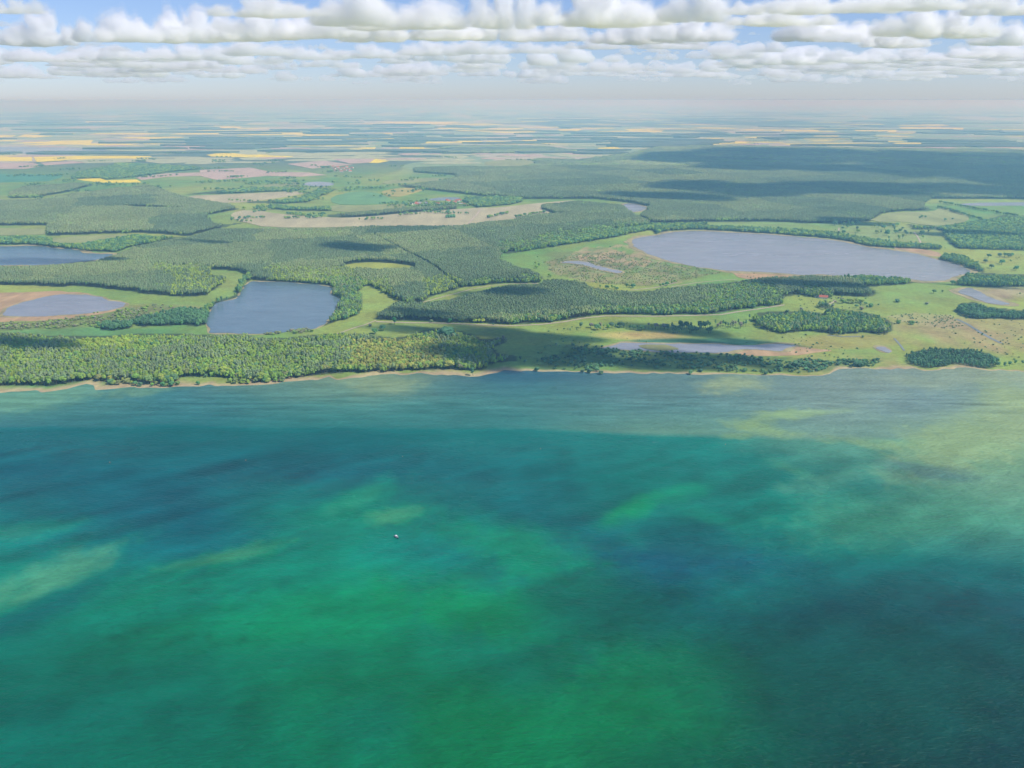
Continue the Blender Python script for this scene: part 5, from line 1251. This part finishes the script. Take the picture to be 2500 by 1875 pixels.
S = []
for x, w, d, hgt in [(-3.6, 1.25, 0.45, 0.95), (-2, 1.4, 0.5, 0.98), (0, 1.42, 0.5, 1.05), (1.8, 1.15, 0.45, 1.2), (3.0, 0.62, 0.3, 1.35), (3.8, 0.04, 0.0, 1.5)]:
    S.append([(x, -w, hgt), (x, -w * 0.92, 0.25), (x, -w * 0.55, -d * 0.6), (x, 0, -d), (x, w * 0.55, -d * 0.6), (x, w * 0.92, 0.25), (x, w, hgt)])
V, F = loft(S); F.append((0, 1, 2, 3, 4, 5, 6)); mesh_obj('hull', V, F, M_DKHULL, boat)  # whole hull coloured dark to stand for its shaded side
D = [[(s[0][0], s[0][1], s[0][2] + 0.01), (s[0][0], s[0][1] * 0.8, s[0][2] + 0.06), (s[0][0], -s[0][1] * 0.8, s[0][2] + 0.06), (s[0][0], -s[0][1], s[0][2] + 0.01)] for s in S]
V, F = loft(D); mesh_obj('deck', V, F, M_HULL, boat)
V = [(-1.6, -1.05, 1.05), (1.5, -0.85, 1.2), (1.5, 0.85, 1.2), (-1.6, 1.05, 1.05), (-1.4, -0.95, 2.1), (0.7, -0.8, 2.15), (0.7, 0.8, 2.15), (-1.4, 0.95, 2.1)]
cab = mesh_obj('cabin', V, [(4, 5, 6, 7), (0, 1, 5, 4), (1, 2, 6, 5), (2, 3, 7, 6), (3, 0, 4, 7)], M_HULL, boat)
V, F = box(-1.75, 0.95, -1.0, 1.0, 2.15, 2.25); mesh_obj('canopy', V, F, M_HULL, boat)
mesh_obj('windscreen', [(1.42, -0.75, 1.32), (1.42, 0.75, 1.32), (0.76, 0.7, 2.05), (0.76, -0.7, 2.05)], [(0, 1, 2, 3)], M_GLASS, cab).location.x = 0.05
for s in (-1, 1):
    V, F = box(-1.2, 0.5, s * 1.01 - 0.03, s * 1.01 + 0.03, 1.45, 1.95); mesh_obj('window', V, F, M_GLASS, cab)
V, F = box(-3.1, -2.0, -0.9, 0.9, 1.0, 1.4); mesh_obj('seat', V, F, M_SEAT, boat)
V, F = box(-4.1, -3.62, -0.25, 0.25, -0.1, 1.35); mesh_obj('outboard_motor', V, F, M_MOTOR, boat)
for s in (-1, 1):
    V, F = loft([[(1.7, s * 1.1, 1.2), (1.7, s * 1.06, 1.2), (1.7, s * 1.06, 1.75), (1.7, s * 1.1, 1.75), (1.7, s * 1.1, 1.2)], [(3.6, s * 0.2, 1.5), (3.6, s * 0.16, 1.5), (3.6, s * 0.16, 2.0), (3.6, s * 0.2, 2.0), (3.6, s * 0.2, 1.5)]])
    mesh_obj('rail', V, F, M_STEEL, boat)
tag(boat, 'small white-decked motorboat with shade-darkened hull alone on the green lake', 'boat')
M_BUOY = plain('orange_buoy', (0.8, 0.35, 0.15), 0.5)
for i, (u, v) in enumerate([(268, 1129), (600, 1124), (983, 1115), (1320, 1096), (1771, 1085)]):
    r = bpy.data.objects.new('buoy', None); COL.objects.link(r); x, y = gp(u, v); r.location = (x, y, 0)
    V0, F0 = ICO1; mesh_obj('float', V0 * np.array([0.65, 0.65, 0.5]) + np.array([0, 0, 0.15]), [tuple(int(q) for q in f) for f in F0], M_BUOY, r, True)
    V, F = box(-0.08, 0.08, -0.08, 0.08, 0.5, 1.5); mesh_obj('pole', V, F, M_STEEL, r)
    tag(r, f'tiny orange buoy in the line across the deep water, {ORD[i]} from the left', 'buoy', 'line of buoys')

# ------------------------------------------------------------------ haze
V, F = box(-130000, 130000, -6000, 100000, -2.0, H + 10.0)
haze = mesh_obj('haze', V, F, None)
hm = bpy.data.materials.new('haze'); hm.use_nodes = True; n = hm.node_tree.nodes; l = hm.node_tree.links; n.remove(n['Principled BSDF'])
p = n.new('ShaderNodeVolumePrincipled'); p.inputs['Color'].default_value = (0.33, 0.72, 1.0, 1); p.inputs['Absorption Color'].default_value = (1, 1, 1, 1); p.inputs['Density'].default_value = 1.12e-4; p.inputs['Anisotropy'].default_value = 0.2
l.new(p.outputs[0], n['Material Output'].inputs['Volume'])
haze.data.materials.append(hm)
tag(haze, 'pale summer haze over the whole plain', 'haze', None, 'stuff')
